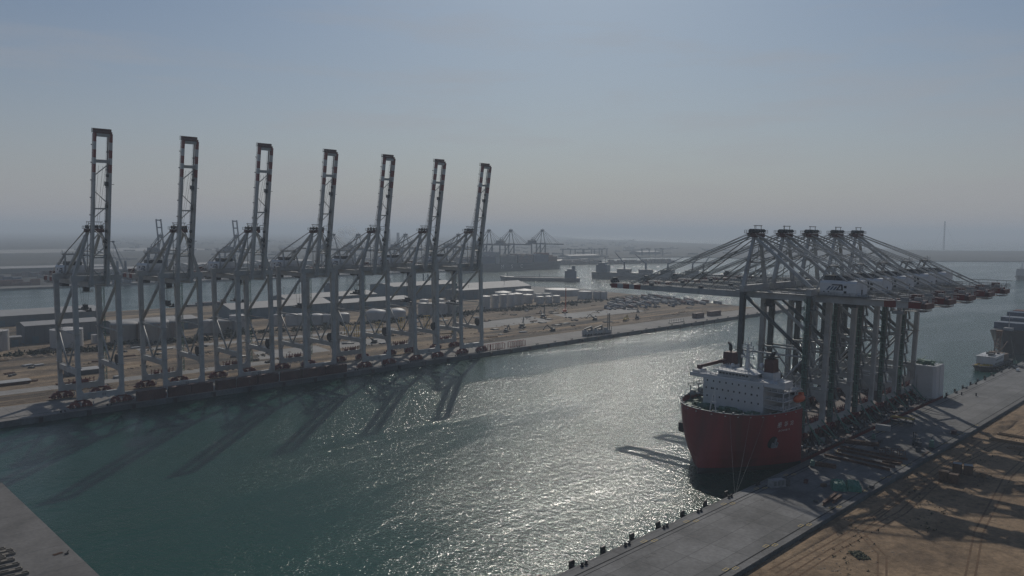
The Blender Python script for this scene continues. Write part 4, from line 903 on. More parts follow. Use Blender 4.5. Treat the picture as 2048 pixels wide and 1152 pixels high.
# low piles of building material, each its own
rr = random.Random(21)
for i in range(96):
    while True:
        x = rr.uniform(95, 790); y = rr.uniform(462, 606)
        if not any(abs(x-a) < 9 and abs(y-b) < 9 for a, b in ((638, 557), (583, 538), (509, 496), (147, 517), (107, 508))): break
    m = MB(); kx = rr.random(); L = rr.uniform(4, 12); c0, nm, cat = (('dark_steel', 'pipe_stack', 'pipes'), ('timber', 'timber_stack', 'timber'), ('canvas_white', 'panel_stack', 'panels'), ('rusty', 'rebar_stack', 'rebar'), ('concrete', 'block_stack', 'blocks'))[i % 5]
    for k in range(rr.randint(3, 6)):
        if nm == 'pipe_stack': m.smooth = True; m.cyl((-L/2, k*.9-1.8, .4), (L/2, k*.9-1.8, .4), .4, n=8)
        elif nm == 'panel_stack': m.box((0, 0, .12+.22*k), (L*.6, 3.2, .16))
        elif nm == 'block_stack': m.box((rr.uniform(-3, 3), rr.uniform(-2, 2), .5), (1.7, 1.4, 1.0), rr.uniform(0, 2))
        else: m.box((rr.uniform(-.4, .4), k*.7-1.6, .25+.3*(k % 2)), (L, .55, .5))
    o = m.build(nm, c0); o.location = (x, y, -.13); o.rotation_euler = (0, 0, rr.uniform(-.4, .4)); 
    bx = ['left of the first crane', 'behind the first crane', 'behind the second crane', 'behind the third crane', 'behind the fourth crane', 'behind the fifth crane', 'behind the sixth crane', 'behind the seventh crane', 'right of the last crane', 'well right of the cranes'][min(9, max(0, int((x-y*.35+90)/55)))]
    tag(o, '%s on the sand %s, number %d from the left among the materials' % ({'pipe_stack': 'dark pipes', 'timber_stack': 'timber baulks', 'panel_stack': 'white panels', 'rebar_stack': 'rusty rebar', 'block_stack': 'loose concrete blocks'}[nm], bx, i+1), cat, 'materials on the peninsula sand')
mats_sorted = sorted([o for o in col.objects if o.get('group') == 'materials on the peninsula sand'], key=lambda o: (o.location.x-300)/max(1, o.location.y))
for i, o in enumerate(mats_sorted): o['label'] = o['label'].split(', number')[0].split(' on the sand')[0]+' lying on the peninsula sand, %s material pile from the left' % nth(i)
# yellow scaffold towers behind the last cranes
for i, (x, y) in enumerate(((346, 588), (352, 583), (378, 590), (413, 606), (440, 604))):
    m = MB()
    for a in (-2, 2):
        for b in (-1.6, 1.6): m.beam((a, b, 0), (a, b, 12), .34)
    for z in (3.5, 7.5, 11.8):
        for b in (-1.6, 1.6): m.beam((-2, b, z), (2, b, z), .26)
        for a in (-2, 2): m.beam((a, -1.6, z), (a, 1.6, z), .26)
    o = m.build('scaffold_tower', 'yellow'); o.location = (x, y-55, -.15); tag(o, '%s tall open yellow scaffold tower from the left behind the last three raised cranes' % nth(i), 'scaffold', 'yellow scaffold towers')
# scrub and rubble ridges: uncountable
def clumps(name, spots, m_, seed, leaf=False):
    rr = random.Random(seed); m = MB()
    for (x, y, sx, sy, h, n) in spots:
        for k in range(n):
            px, py = x+rr.gauss(0, sx/2.2), y+rr.gauss(0, sy/2.2); s = rr.uniform(.35, 1.0)*h
            if leaf:
                for q in range(7):
                    c = Vector((px+rr.gauss(0, s*.5), py+rr.gauss(0, s*.5), -.15+abs(rr.gauss(s*.5, s*.35)))); u = Vector((rr.uniform(-1, 1), rr.uniform(-1, 1), rr.uniform(-1, 1)))*s*.4; v = Vector((rr.uniform(-1, 1), rr.uniform(-1, 1), rr.uniform(-1, 1)))*s*.4
                    m.add([c-u-v, c+u-v, c+u+v, c-u+v], [(0, 1, 2, 3)])
            else:
                w = s*rr.uniform(1.2, 2.6); d = s*rr.uniform(.9, 1.8); a = rr.uniform(0, 3); N = 7
                P = [(px+w*rr.uniform(.8, 1.1)*math.cos(2*math.pi*j/N+a), py+d*rr.uniform(.8, 1.1)*math.sin(2*math.pi*j/N+a), -.2) for j in range(N)]+[(px+.45*w*math.cos(2*math.pi*j/N+a), py+.45*d*math.sin(2*math.pi*j/N+a), -.2+s*.62*rr.uniform(.7, 1.1)) for j in range(N)]+[(px, py, -.2+s*.7)]
                m.smooth = True; m.add(P, [(j, (j+1) % N, (j+1) % N+N, j+N) for j in range(N)]+[(j+N, (j+1) % N+N, 2*N) for j in range(N)])
    return kind(m.build(name, m_), 'stuff')
clumps('rubble', [(150+19*i, 462+((i*53) % 136), 18, 6, 1.1, 16) for i in range(34)]+[(120+30*i, 606+((i*31) % 14), 18, 5, 2.2, 16) for i in range(20)]+[(430+30*i, 455+((i*17) % 12), 12, 4, 1.2, 12) for i in range(12)], 'rubble', 3)
clumps('scrub', [(110+13*i, 606+((i*37) % 20), 10, 6, 2.6, 22) for i in range(50)]+[(130+26*i, 480+((i*71) % 110), 7, 4, 1.1, 8) for i in range(22)]+[(300, 625, 9, 5, 4, 30), (245, 600, 8, 4, 3, 20), (690+14*9, 620, 60, 14, 2.6, 60)], 'scrub', 5, leaf=True)
# lorry yard: rows of parked trailers
variants = []
for nm, cab, top in (('dark blue', 'cont_blue', 0), ('grey', 'cont_grey', 0), ('white covered', 'canvas_white', 1), ('brown', 'cont_brown', 1)):
    m = MB(); m.cur = 0; m.box((0, 0, 1.25), (12.4, 2.4, .5)); m.box((7.4, 0, 1.9), (2.2, 2.4, 2.7)); m.cur = 1
    for wx in (-4.6, -3.4, 4.0, 7.4): m.box((wx, 0, .5), (1.0, 2.45, 1.0))
    if top: m.cur = 2; m.box((-.6, 0, 2.5), (11.4, 2.4, 2.2))
    o = m.build('parked_lorry', [cab if not top else 'cont_grey', 'tyre', cab]); variants.append((nm, o)); o.location = (0, 0, -500)
cnt = {}; first = set(); rr = random.Random(5)
A0, A1, A2, A3 = Vector((690, 545)), Vector((862, 492)), Vector((898, 632)), Vector((778, 602))
for row in range(8):
    k = 0
    for j in range(17):
        if rr.random() < .24: continue
        u, v = (j+.5+rr.uniform(-.2, .2))/17, (row+.5)/8; p = (A0.lerp(A1, u)).lerp(A3.lerp(A2, u), v)
        nm, o = rr.choice(variants)
        c = o if nm not in first else o.copy()
        if nm in first: col.objects.link(c)
        first.add(nm); k += 1
        c.location = (p.x, p.y, -.13); c.rotation_euler = (0, 0, R(62)+rr.uniform(-.12, .12)+(math.pi if rr.random() < .4 else 0))
        tag(c, '%s lorry, %s from the left in the %s row of the lorry yard' % (nm, nth(k-1), nth(row)), 'lorry', 'lorries parked on the peninsula')
for i, (x, y, L, w) in enumerate(((702.5, 431, 15, 'left of two on the quay edge below the booms'), (734.5, 431.5, 20, 'right of two on the quay edge below the booms'))):
    t = thing('steel_box', 'brown steel box, '+w, 'box', (x, y, 0), 0, 'brown boxes at the quay tip'); m = MB(); m.box((0, 0, 2.5), (L, 5, 4.8))
    for j in range(9): m.box((-L/2+.2+(L-.4)*j/8, 0, 2.5), (.3, 5.2, 4.9))
    m.build('shell', 'brown_box', t); m = MB(); m.box((0, 0, 5.0), (L+.3, 5.3, .2)); m.build('lid', 'rusty', t)
m = MB()
for k in range(9): m.beam((640+2.6*k, 424-.3*k, 0), (640+2.6*k, 424-.3*k, 3.2), .25)
m.box((650, 423, .4), (24, 3, .7)); tag(m.build('steel_pontoon', 'dark_steel'), 'low dark pontoon with short posts lying on the quay right of the machines', 'pontoon')
# lamp masts behind the tanks
for i, (x, y, h) in enumerate(((781, 798, 16), (830, 792, 15), (862, 793, 14), (900, 850, 24), (705, 790, 14), (520, 860, 16), (470, 862, 18))):
    m = MB(); m.cyl((0, 0, 0), (0, 0, h), .3, .16, n=8); m.box((0, 0, h), (2.6, .6, .5)); m.box((0, 0, .2), (1, 1, .4)); o = m.build('lamp_mast', 'dark_steel'); o.location = (x, y, -.15)
    tag(o, 'thin lamp mast behind the warehouses, number %d by height order' % (i+1), 'lamp mast', 'lamp masts on the peninsula')
for i, o in enumerate(sorted([o for o in col.objects if o.get('group') == 'lamp masts on the peninsula'], key=lambda o: (o.location.x-300)/o.location.y)): o['label'] = 'thin dark lamp mast behind the warehouses, %s from the left' % nth(i)

# ================================================================== CHANNEL BEHIND THE PENINSULA: MOORED SHIPS
def vessel(name, label, cat, a, b, beam, h, hull='ship_hull_grey', bow=.14, group=None):
    """a = stern at the water line, b = bow; local x runs from stern to bow"""
    a, b = Vector(a), Vector(b); L = (b-a).length; t = thing(name, label, cat, (a.x, a.y, WZ), math.atan2(b.y-a.y, b.x-a.x), group)
    m = MB(); st = [0, .05, .2, .5, 1-bow, 1-bow*.6, 1-bow*.25, 1.0]; wd = [.7, .92, 1, 1, 1, .84, .45, .02]
    zs = ((-.8, .86), (h*.5, 1.0), (h, 1.03)); P = []
    for s, w in zip(st, wd):
        for z, f in zs:
            sheer = h*.28*max(0, (s-.75)/.25)**2 if z > 0 else 0
            ff = f if s < 1-bow else f*(.7+.3*max(0, z)/h)
            for sd in (-1, 1): P.append((s*L+(max(0, z)/h*L*.02 if s > .9 else 0), sd*beam/2*w*ff, z+sheer*(z/h if z > 0 else 0)))
    fs = []
    for i in range(len(st)-1):
        q = i*6
        for k in (0, 2): fs += [(q+k, q+k+6, q+k+8, q+k+2), (q+k+1, q+k+3, q+k+9, q+k+7)]
        fs.append((q+4, q+10, q+11, q+5))
    fs += [(0, 2, 3, 1), (2, 4, 5, 3)]; m.add(P, fs); m.build('hull', hull, t); return t, L
# tanker
t, L = vessel('tanker', 'dark laden tanker with tall stern house lying in the channel behind the warehouse', 'ship', (1092, 918), (1006, 1036), 25, 6.5)
m = MB(); m.box((17, 0, 13), (20, 22, 13)); m.box((16, 0, 21), (14, 24, 4)); m.box((12, 0, 25.5), (6, 7, 6)); m.beam((20, 0, 22), (20, 0, 30), .8); m.build('superstructure', 'far_blue', t)
m = MB(); m.box((74, 0, 7.6), (96, 3, 1.4)); m.beam((74, 0, 7), (74, 0, 14), 1); m.beam((74, -4, 13), (74, 4, 13), .6); m.beam((134, 0, 7), (134, 0, 15), .6)
for k in range(10): m.beam((36+10*k, -9, 6.5), (36+10*k, 9, 6.5), .9)
m.build('deck_piping', 'far_blue', t)
# geared bulk carrier
t, L = vessel('bulk_carrier', 'grey bulk carrier with four deck cranes raised, right of the tanker', 'ship', (1196, 972), (1312, 722), 32, 12.5)
m = MB(); m.box((20, 0, 20), (22, 28, 14)); m.box((20, 0, 29), (13, 31, 4)); m.box((14, 0, 31), (6, 7, 8)); m.beam((24, 0, 30), (24, 0, 42), 1); m.beam((24, -4, 38), (24, 4, 38), .6); m.build('superstructure', 'far_blue', t)
for k, (x, jx, jz, s) in enumerate(((62, -22, 24, 1), (104, -24, 19, 1), (146, 30, 14, 1), (192, 16, 24, 1), (212, 12, 17, 1))):
    if k < 4: m = MB(); m.box((x, 0, 15.5), (24, 22, 6)); m.box((x, 0, 19), (26, 24, 1.0)); m.build('hatch_house', 'ship_hull_grey', t)
    m = MB(); m.beam((x, 0, 12), (x, 0, 33), 3.4, 3.4, 2.6, 2.6); m.beam((x, 1, 30), (x+jx*.9, 4, 33+jz*.75), 2.0, 2.0, 1.1, 1.1); m.beam((x, -1, 31), (x+jx*.9, 2.6, 33+jz*.75), .7, .7); m.beam((x, 0, 34), (x+jx*.9, 3, 33+jz*.75), .2); m.build('deck_crane', 'far_blue', t)
# small craft behind the sheds
for i, (a, b, bm, lab) in enumerate((((585, 921), (548, 950), 14, 'small grey coaster with mast behind the fourth raised crane'), ((760, 905), (722, 925), 12, 'small workboat with twin posts behind the sixth raised crane'))):
    t, L = vessel('coaster', lab, 'ship', a, b, bm, 4, bow=.2); m = MB(); m.box((12, 0, 10), (16, bm*.8, 11)); m.box((12, 0, 17), (9, bm*.7, 3.4)); m.beam((14, 0, 17), (14, 0, 34), .7); m.beam((9, 0, 17), (9, 0, 27), .6); m.build('superstructure', 'far_blue', t)
    if i: 
        for x in (26, 33): m = MB(); m.beam((x, 0, 4), (x, 0, 26), 1.6); m.beam((x, 0, 12), (x-5, 0, 22), .7); m.build('post', 'far_blue', t)
m = MB(); m.cyl((0, 0, 0), (0, 0, 23), 3.6, n=14); m.cyl((0, 0, 23), (0, 0, 26), 3.0, 1.0, n=14); m.box((4, 0, 6), (6, 6, 12)); o = m.build('silo', 'tank_white'); o.location = (640, 884, -.15); tag(o, 'pale cylindrical silo by the water behind the fifth raised crane', 'silo')
crawler(478, 858, 24, 13, 'dark crane with slanting lattice jib at the far water behind the third crane', 'dark_steel')
crawler(532, 852, 20, -11, 'dark crane with backward jib at the far water behind the fourth crane', 'dark_steel')
# barge low in the water in front of the far bank
t, L = vessel('barge', 'flat dark barge in the channel behind the second raised crane', 'barge', (420, 905), (372, 915), 12, 2.0, bow=.1); m = MB(); m.box((20, 0, 3), (34, 8, 2.4)); m.box((6, 0, 5), (5, 6, 4)); m.build('cargo', 'cont_mix', t)

# ================================================================== FAR TERMINAL
# container ship alongside
t, L = vessel('container_ship', 'huge dark container ship with white letters under the far lowered cranes', 'ship', (1105, 1296), (1463, 1296), 50, 17, 'ship_hull_grey', bow=.13)
for k, (x0, x1, h) in enumerate(((14, 62, 14), (66, 112, 16), (130, 182, 17), (186, 236, 18), (240, 290, 17), (294, 322, 13))):
    m = MB(); m.box(((x0+x1)/2, 0, 17.3+h/2), (x1-x0, 46, h)); 
    for q in range(int((x1-x0)/6.3)): m.box((x0+3+6.3*q, (q*7 % 5-2)*5, 17.3+h+1.2), (6.0, 14, 2.4))
    m.build('container_block', ['cont_mix', 'cont_blue', 'cont_grey', 'cont_mix', 'cont_blue', 'cont_brown'][k], t)
m = MB(); m.box((121, 0, 27), (12, 44, 24)); m.box((121, 0, 41), (8, 48, 5)); m.beam((121, 0, 42), (121, 0, 52), 1.2); m.build('superstructure', 'canvas_white', t)
m = MB(); m.box((290, 0, 33), (24, 30, 12)); m.build('superstructure', 'cont_brown', t)
for k, ch in enumerate('MSC'): text_obj('hull_letter', ch, 12, 'mark_white', t, ((133, 163, 195)[k], -25.75, 9.5), (1, 0, 0), (0, 0, 1))
# far quay cranes, booms lowered
def far_crane(label, x, y, rz, H, group, raised=False):
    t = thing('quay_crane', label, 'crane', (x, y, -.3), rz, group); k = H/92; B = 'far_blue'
    for px in (-9, 9):
        for py in (0, 30): m = MB(); m.beam((px, py, 0), (px, py, 56*k), 2.4, 2.2); m.build('leg', B, t)
        m = MB(); m.beam((px, 0, 16), (px, 30, 16), 1.6, 2.2); m.beam((px, 0, 54*k), (px, 30, 17), 1.4); m.build('tie_beam', B, t)
    for py in (0, 30): m = MB(); m.box((0, py, 4), (18, 2.2, 3)); m.box((0, py, 57*k), (22, 2.6, 3)); m.build('portal_beam', B, t)
    m = MB()
    for px in (-3.5, 3.5): m.box((px, 26, 56*k), (1.4, 60, 2.8))
    m.box((0, 54, 56*k), (9, 3, 3)); m.build('main_girder', B, t)
    m = MB(); m.box((0, 38, 61*k), (11, 19, 7)); m.box((0, 36, 66*k), (4, 6, 2)); m.build('machinery_house', B, t)
    for px in (-1, 1): m = MB(); m.beam((px*8, 0, 58*k), (px*2.4, 2, H-4), 1.3); m.beam((px*2.4, 3, H-4), (px*6, 30, 58*k), 1.2); m.build('mast', B, t)
    m = MB(); m.box((0, 2, H-2.5), (8, 5, 3)); m.beam((0, 2, H-1), (0, 2, H+2), .5); m.build('crosshead', B, t)
    m = MB()
    if raised:
        for px in (-3.8, 3.8): m.beam((px, -2, 56*k), (px, 9, 120*k), 1.6, 2.2)
        for z in (118, 104, 86): m.box((0, 9-11*(120-z)/64, z*k), (7.6, 1.2, 2))
    else:
        for px in (-3.5, 3.5): m.box((px, -33, 56*k), (1.4, 62, 2.6))
        m.box((0, -64, 56*k), (9, 2.5, 2.6)); m.box((0, -36, 56*k), (7, 1, 1.6))
    m.build('boom', B, t)
    for px in (-2.6, 2.6):
        m = MB()
        if not raised: m.beam((px, 0, H-3), (px*1.3, -54, 57.5*k), .5); m.beam((px, 0, H-4), (px*1.3, -27, 57.5*k), .5)
        m.beam((px, 4, H-3), (px*1.3, 52, 57.5*k), .55); m.beam((px*1.2, 31, 58*k), (px*1.3, 34, 72*k), .8); m.build('stay', B, t)
    return t
rzq = 0.
for i, (x, y, z) in enumerate(((831, 1326, 82), (889, 1326, 82), (1007, 1326, 82.4), (1155, 1326, 82.8), (1249, 1326, 92.8), (1321, 1326, 93.4), (1432, 1326, 94))):
    far_crane('distant blue quay crane with lowered boom, %s from the left at the far terminal' % nth(i), x, y, rzq, z, 'far quay cranes with lowered booms')
far_crane('distant quay crane with raised boom, between the first and second near cranes', 502, 1326, 0, 80, 'far quay cranes with raised booms', True)
far_crane('distant quay crane with raised boom, between the second and third near cranes', 634, 1326, 0, 80, 'far quay cranes with raised booms', True)
for i, (x, y) in enumerate(((436, 1335), (449, 1337))):
    t = thing('harbour_crane', 'distant mobile harbour crane with lattice jib, %s of two beside the first crane' % ('left', 'right')[i], 'crane', (x, y, -.3), R(150), 'mobile harbour cranes')
    m = MB(); m.box((0, 0, 3), (16, 9, 5)); m.beam((0, 0, 5), (0, 0, 36), 4, 4, 3, 3); m.box((-3, 0, 14), (7, 6, 7)); m.build('tower', 'far_blue', t)
    m = MB(); b = Vector((2, 0, 20)); e = Vector((17, 0, 66))
    for a in ((-1, -1.4), (1, -1.4), (1, 1.4), (-1, 1.4)): m.beam(b+Vector((a[0], a[1], 0)), e+Vector((a[0]*.4, a[1]*.4, 0)), .5)
    for k in range(9): p = b.lerp(e, k/9); q = b.lerp(e, (k+1)/9); m.beam(p+Vector((0, -1.3, 0)), q+Vector((0, 1.1, 0)), .35)
    m.box((17, 0, 67), (3.4, 3, 3)); m.build('jib', 'far_blue', t); m = MB(); m.beam((0, 0, 36), (17, 0, 66), .3); m.beam((17, 0, 65), (19, 0, 20), .3); m.build('rope', 'black', t)
# yard gantries
for i, (x, y) in enumerate(((2120, 1846), (2160, 1822), (2190, 1806), (2230, 1790), (2290, 1815), (2420, 1716), (2470, 1690))):
    t = thing('yard_gantry', 'distant dark yard gantry crane, %s from the left beyond the pier' % nth(i), 'crane', (x, y, -.3), R(-38), 'distant yard gantries')
    for a in (-14, 14): m = MB(); m.beam((a, -5, 0), (a, -5, 24), 1.8); m.beam((a, 5, 0), (a, 5, 24), 1.8); m.box((a, 0, 2), (1.8, 12, 1.6)); m.build('leg', 'far_blue', t)
    m = MB(); m.box((0, -4, 25), (36, 1.8, 3)); m.box((0, 4, 25), (36, 1.8, 3)); m.box((5, 0, 27.4), (6, 8, 3)); m.build('girder', 'far_blue', t)
# container stacks of the far yards
rr = random.Random(33); blocks = []
def stack_block(x, y, L, W, h, rz, mm):
    m = MB(); n = max(1, int(L/13))
    for k in range(n):
        hh = max(2.6, h-rr.choice([0, 0, 2.6, 5.2])); m.box((-L/2+13*(k+.5), 0, hh/2), (12.4, W, hh)); m.box((-L/2+13*(k+.5), -W*.25, hh+1.2*(hh < h)), (12.3, W*.45, 2.5))
    o = m.build('container_stack', mm); o.location = (x, y, -.28); o.rotation_euler = (0, 0, rz); blocks.append(o)
for row in range(7):
    for k in range(9):
        x = -60+k*92+rr.uniform(-12, 12); y = 1385+row*44+rr.uniform(-5, 5)
        if rr.random() < .2 : continue
        stack_block(x, y, rr.choice([39, 52, 65]), rr.choice([10, 13]), rr.choice([5.2, 7.8, 10.4]), -.12, rr.choice(['cont_brown', 'cont_mix', 'cont_mix', 'cont_blue', 'cont_grey']))
for k in range(13): stack_block(1000+k*62, 1480+(k*29 % 60)+k*6, 52, 24, 10.4, -.6, ['cont_mix', 'cont_blue', 'cont_grey'][k % 3])
for (x, y, L) in ((1640, 1400, 78), (1700, 1378, 39), (1775, 1358, 52), (1830, 1345, 52), (1905, 1318, 91), (1955, 1300, 26)): stack_block(x, y, L, 16, 9, -.3, 'cont_mix')
for i, o in enumerate(sorted(blocks, key=lambda o: -math.atan2(o.location.y, o.location.x))):
    tag(o, 'distant stack of containers in the far terminal yards, %s from the left' % nth(i), 'containers', 'container stacks of the far terminal')
for i, (x0, x1, y0, y1) in enumerate(((180, 330, 1700, 1760), (360, 560, 1740, 1800), (420, 620, 1600, 1650), (700, 860, 1700, 1760), (120, 240, 1560, 1600), (900, 1040, 1760, 1820), (1900, 2050, 1640, 1690), (2500, 2640, 1800, 1850))):
    shed('warehouse', 'distant pale roofed warehouse at the far terminal, %s in the list from the left' % nth(i), x0, x1, y0, y1, 10, 13, 'wall_grey', 'roof_pale')
for i, o in enumerate(sorted([o for o in col.objects if str(o.get('label', '')).startswith('distant pale')], key=lambda o: -math.atan2(o.location.y, o.location.x))): o['label'] = 'distant pale roofed warehouse beyond the far quay, %s from the left' % nth(i); o['group'] = 'distant warehouses'
# chimneys and steam, tall mast on the far shore
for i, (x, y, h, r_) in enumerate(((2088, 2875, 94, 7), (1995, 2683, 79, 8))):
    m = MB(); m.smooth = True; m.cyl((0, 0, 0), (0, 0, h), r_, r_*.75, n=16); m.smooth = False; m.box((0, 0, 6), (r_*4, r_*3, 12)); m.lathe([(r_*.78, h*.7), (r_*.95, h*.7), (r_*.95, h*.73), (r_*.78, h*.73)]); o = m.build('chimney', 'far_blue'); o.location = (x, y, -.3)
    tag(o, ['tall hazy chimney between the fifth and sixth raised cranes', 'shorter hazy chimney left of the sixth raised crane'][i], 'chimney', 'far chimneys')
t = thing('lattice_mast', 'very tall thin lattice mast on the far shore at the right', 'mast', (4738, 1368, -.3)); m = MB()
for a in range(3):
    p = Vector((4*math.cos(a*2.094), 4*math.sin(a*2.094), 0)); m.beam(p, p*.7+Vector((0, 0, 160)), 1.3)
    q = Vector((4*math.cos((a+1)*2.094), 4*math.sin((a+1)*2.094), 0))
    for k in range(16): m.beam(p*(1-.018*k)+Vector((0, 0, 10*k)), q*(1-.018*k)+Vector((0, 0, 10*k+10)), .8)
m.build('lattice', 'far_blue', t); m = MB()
for a in range(3): m.beam((0, 0, 150), (70*math.cos(a*2.094+.4), 70*math.sin(a*2.094+.4), 0), .35)
m.build('guy_wire', 'far_blue', t)
# low far houses and shelter belts give the far plain its grain
rr = random.Random(77); m = MB()
for k in range(700):
    d = rr.uniform(2300, 9000); a = R(rr.uniform(20, 74)); x, y = d*math.cos(a), d*math.sin(a)
    if a < R(38) and not (3300 < x+y*.35): continue
    if y < 1500 and x < 3400: continue
    if a < R(36) and d > 4600: continue
    m.box((x, y, 2), (rr.uniform(10, 60), rr.uniform(10, 30), rr.uniform(4, 9)), rr.uniform(0, 3))
kind(m.build('far_town', 'cont_grey'), 'stuff')
# ================================================================== RIGHT QUAY
bspots = []
for i in range(26):
    x = 155.4+18.9*i
    if 262 < x < 448: continue
    bspots += [((x-.85, 127.9, 0), 0), ((x+.85, 127.9, 0), 0)]
bol2 = bol.copy(); col.objects.link(bol2)
place_copies(bol2, bspots, ['%s bollard of the %s pair from the near end of the right quay' % (('near', 'far')[i % 2], nth(i//2)) for i in range(len(bspots))], 'bollards of the right quay')
m = MB(); m.box((0, 0, .3), (1.9, .45, 3.0)); m.smooth = True; m.cyl((0, -.2, 0), (0, -1.6, 0), .7, n=12); m.smooth = False; m.box((0, -1.75, 0), (1.6, .2, 1.6)); fen2 = m.build('fender', 'black'); tag(fen2, '', 'fender')
fs_ = [((140.5+13.3*i, 130.9, -.9), 0) for i in range(8)]+[((470+15*i, 130.9, -.9), 0) for i in range(9)]
place_copies(fen2, fs_, ['%s black fender panel from the near end of the right quay wall' % nth(i) for i in range(len(fs_))], 'fenders of the right quay')
# wheel ruts on the right-hand sand
for i, pts in enumerate(([(QE+30, 86), (170, 88), (215, 87), (262, 84), (330, 88), (430, 80)], [(175, 60), (205, 70), (222, 76), (236, 88), (300, 90)], [(190, 92.5), (260, 89.5), (380, 92)], [(200, 50), (260, 62), (330, 70), (460, 72)])):
    for o in (-1.1, 1.1): strip('wheel_track', [(x, y+o) for x, y in pts], .55, -1.19+.002*i, 'track_soil')
def single(name, label, cat, m, mats, loc, rz=0., group=None):
    o = m.build(name, mats); o.location = loc; o.rotation_euler = (0, 0, rz); return tag(o, label, cat, group)
# green tarpaulin heaps
rr = random.Random(3)
for i, (x, y, w, d, h) in enumerate(((267.0, 106.8, 7, 5, 2.5), (270.2, 103.0, 7.5, 5, 2.4))):
    m = MB(); N = 14; P = []
    for a in range(N+1):
        for b in range(N+1):
            u, v = a/N*2-1, b/N*2-1; e = max(abs(u), abs(v)); z = h*(1-max(0, (e-.72)/.28)**2)*(.85+.2*rr.random()) if e < 1 else 0
            P.append((u*w/2+rr.uniform(-.12, .12), v*d/2+rr.uniform(-.12, .12), z))
    m.add(P, [(a*(N+1)+b, (a+1)*(N+1)+b, (a+1)*(N+1)+b+1, a*(N+1)+b+1) for a in range(N) for b in range(N)])
    single('tarpaulin_heap', ['heap under a green tarpaulin on the right quay, left of two', 'heap under a green tarpaulin on the right quay, right of two'][i], 'tarpaulin', m, 'tarp_green', (x, y, 0), .5, 'green tarpaulin heaps')
def ibeam(m, L, h=.9, w=.5, x=0, y=0, z=0):
    m.box((x, y, z+h/2), (L, .12, h)); m.box((x, y, z+.06), (L, w, .12)); m.box((x, y, z+h-.06), (L, w, .12))
for i, (x, y, L) in enumerate(((252.5, 103.6, 13), (254.6, 102.0, 8))):
    m = MB(); ibeam(m, L, 1.2, .9); single('steel_beam', ['long rusty steel beam lying alone near the green heaps', 'short rusty steel beam beside the long one near the green heaps'][i], 'beam', m, 'rusty', (x, y, 0), .08, 'loose rusty beams')
bm = [((302.1, 126.8), (300.6, 101.5)), ((308, 125), (305.9, 101.5)), ((313.8, 126.4), (314, 101.6)), ((319, 127.5), (319.7, 101.6)), ((309.5, 107.5), (311, 101.2))]
for i, (a, b) in enumerate(bm):
    a, b = Vector(a), Vector(b); L = (b-a).length; m = MB(); ibeam(m, L, .9, .7); c = (a+b)/2
    single('steel_beam', '%s long dark steel beam from the near side, lying across the right quay' % nth(i), 'beam', m, 'rusty', (c.x, c.y, 0), math.atan2(b.y-a.y, b.x-a.x), 'long beams across the right quay')
for i, (x, y, n) in enumerate(((330, 126, 5), (331.5, 120.5, 4), (288.8, 120.6, 3))):
    m = MB()
    for k in range(n): ibeam(m, 7.5, .7, .6, 0, (k-n/2)*.8, 0)
    for k in range(n-1): ibeam(m, 7.0, .7, .6, .2, (k-n/2+.5)*.8, .72)
    single('beam_stack', ['stack of dark beams at the ship side, left of two', 'stack of dark beams at the ship side, right of two', 'low stack of dark beams behind the green heaps'][i], 'beams', m, 'rusty', (x, y, 0), -1.3, 'beam stacks on the right quay')
t = thing('generator_set', 'grey skid generator beside the red bow on the right quay', 'generator', (252.8, 122.3, 0), -.45); m = MB(); m.box((0, 0, 1.6), (5.6, 2.4, 2.2)); m.box((0, 0, .3), (6.0, 2.5, .4)); m.build('housing', 'grey_steel', t)
m = MB(); m.box((3.9, .2, 1.2), (1.7, 2.2, 2.0)); m.beam((3.9, .2, 2.2), (3.9, .2, 3.2), .3); m.build('engine', 'dark_steel', t)
for a in (-1.6, 0, 1.6): m = MB(); m.box((a, -1.22, 1.6), (1.1, .08, 1.5)); m.build('door', 'wall_grey', t)
def crate(x, y, rz, s, mm, label, nm='crate', cat='crate'):
    m = MB(); m.box((0, 0, s[2]/2+.15), s); 
    for a in (-.35, .35): m.box((a*s[0], 0, .08), (.2, s[1], .15))
    for a in (-.5, -.17, .17, .5): m.box((a*s[0]*.96, 0, s[2]/2+.15), (.12, s[1]+.1, s[2]+.08))
    return single(nm, label, cat, m, mm, (x, y, 0), rz)
crate(264.3, 117.1, .3, (1.9, 1.2, 1.0), 'apex_red', 'small red crate between the grey generator and the green heaps')
crate(264.7, 111.0, -.4, (1.5, 1.3, 1.0), 'crate_brown', 'small brown crate just left of the green heaps')
crate(276.0, 98.9, .2, (2.6, 1.2, .9), 'dark_steel', 'low dark crate right of the green heaps at the quay back edge')
crate(377.8, 101.5, .2, (3.0, 1.9, 1.3), 'apex_red', 'dark red crate at the back edge far along the right quay')
crate(247.2, 106.0, .2, (1.0, 1.2, .6), 'dark_steel', 'small dark block left of the long loose rusty beam')
crate(338.3, 118.6, .1, (1.7, 1.5, 1.3), 'dark_steel', 'small dark crate beside the small green pump')
crate(326.5, 116.0, .1, (1.6, 1.3, 1.0), 'dark_steel', 'small dark crate right of the beam stacks')
def pump(x, y, label, s=1.0):
    t = thing('pump_set', label, 'machine', (x, y, 0), .3); m = MB(); m.box((0, 0, .9*s), (2.4*s, 1.3*s, 1.1*s)); m.box((-.2*s, 0, 1.7*s), (1.2*s, 1.0*s, .8*s)); m.build('housing', 'green_steel', t)
    m = MB(); m.box((0, 0, .2), (2.8*s, 1.5*s, .3)); m.beam((.9*s, 0, 1.4*s), (.9*s, 0, 2.7*s), .22); m.build('skid', 'dark_steel', t)
pump(285.7, 124.3, 'small green pump by the ship side next to beam stack', 1.1); pump(342.9, 123, 'small green pump on the right quay near the white container', 1.1); pump(346.6, 101.2, 'green machine at the back edge beside the forklift', 1.5)
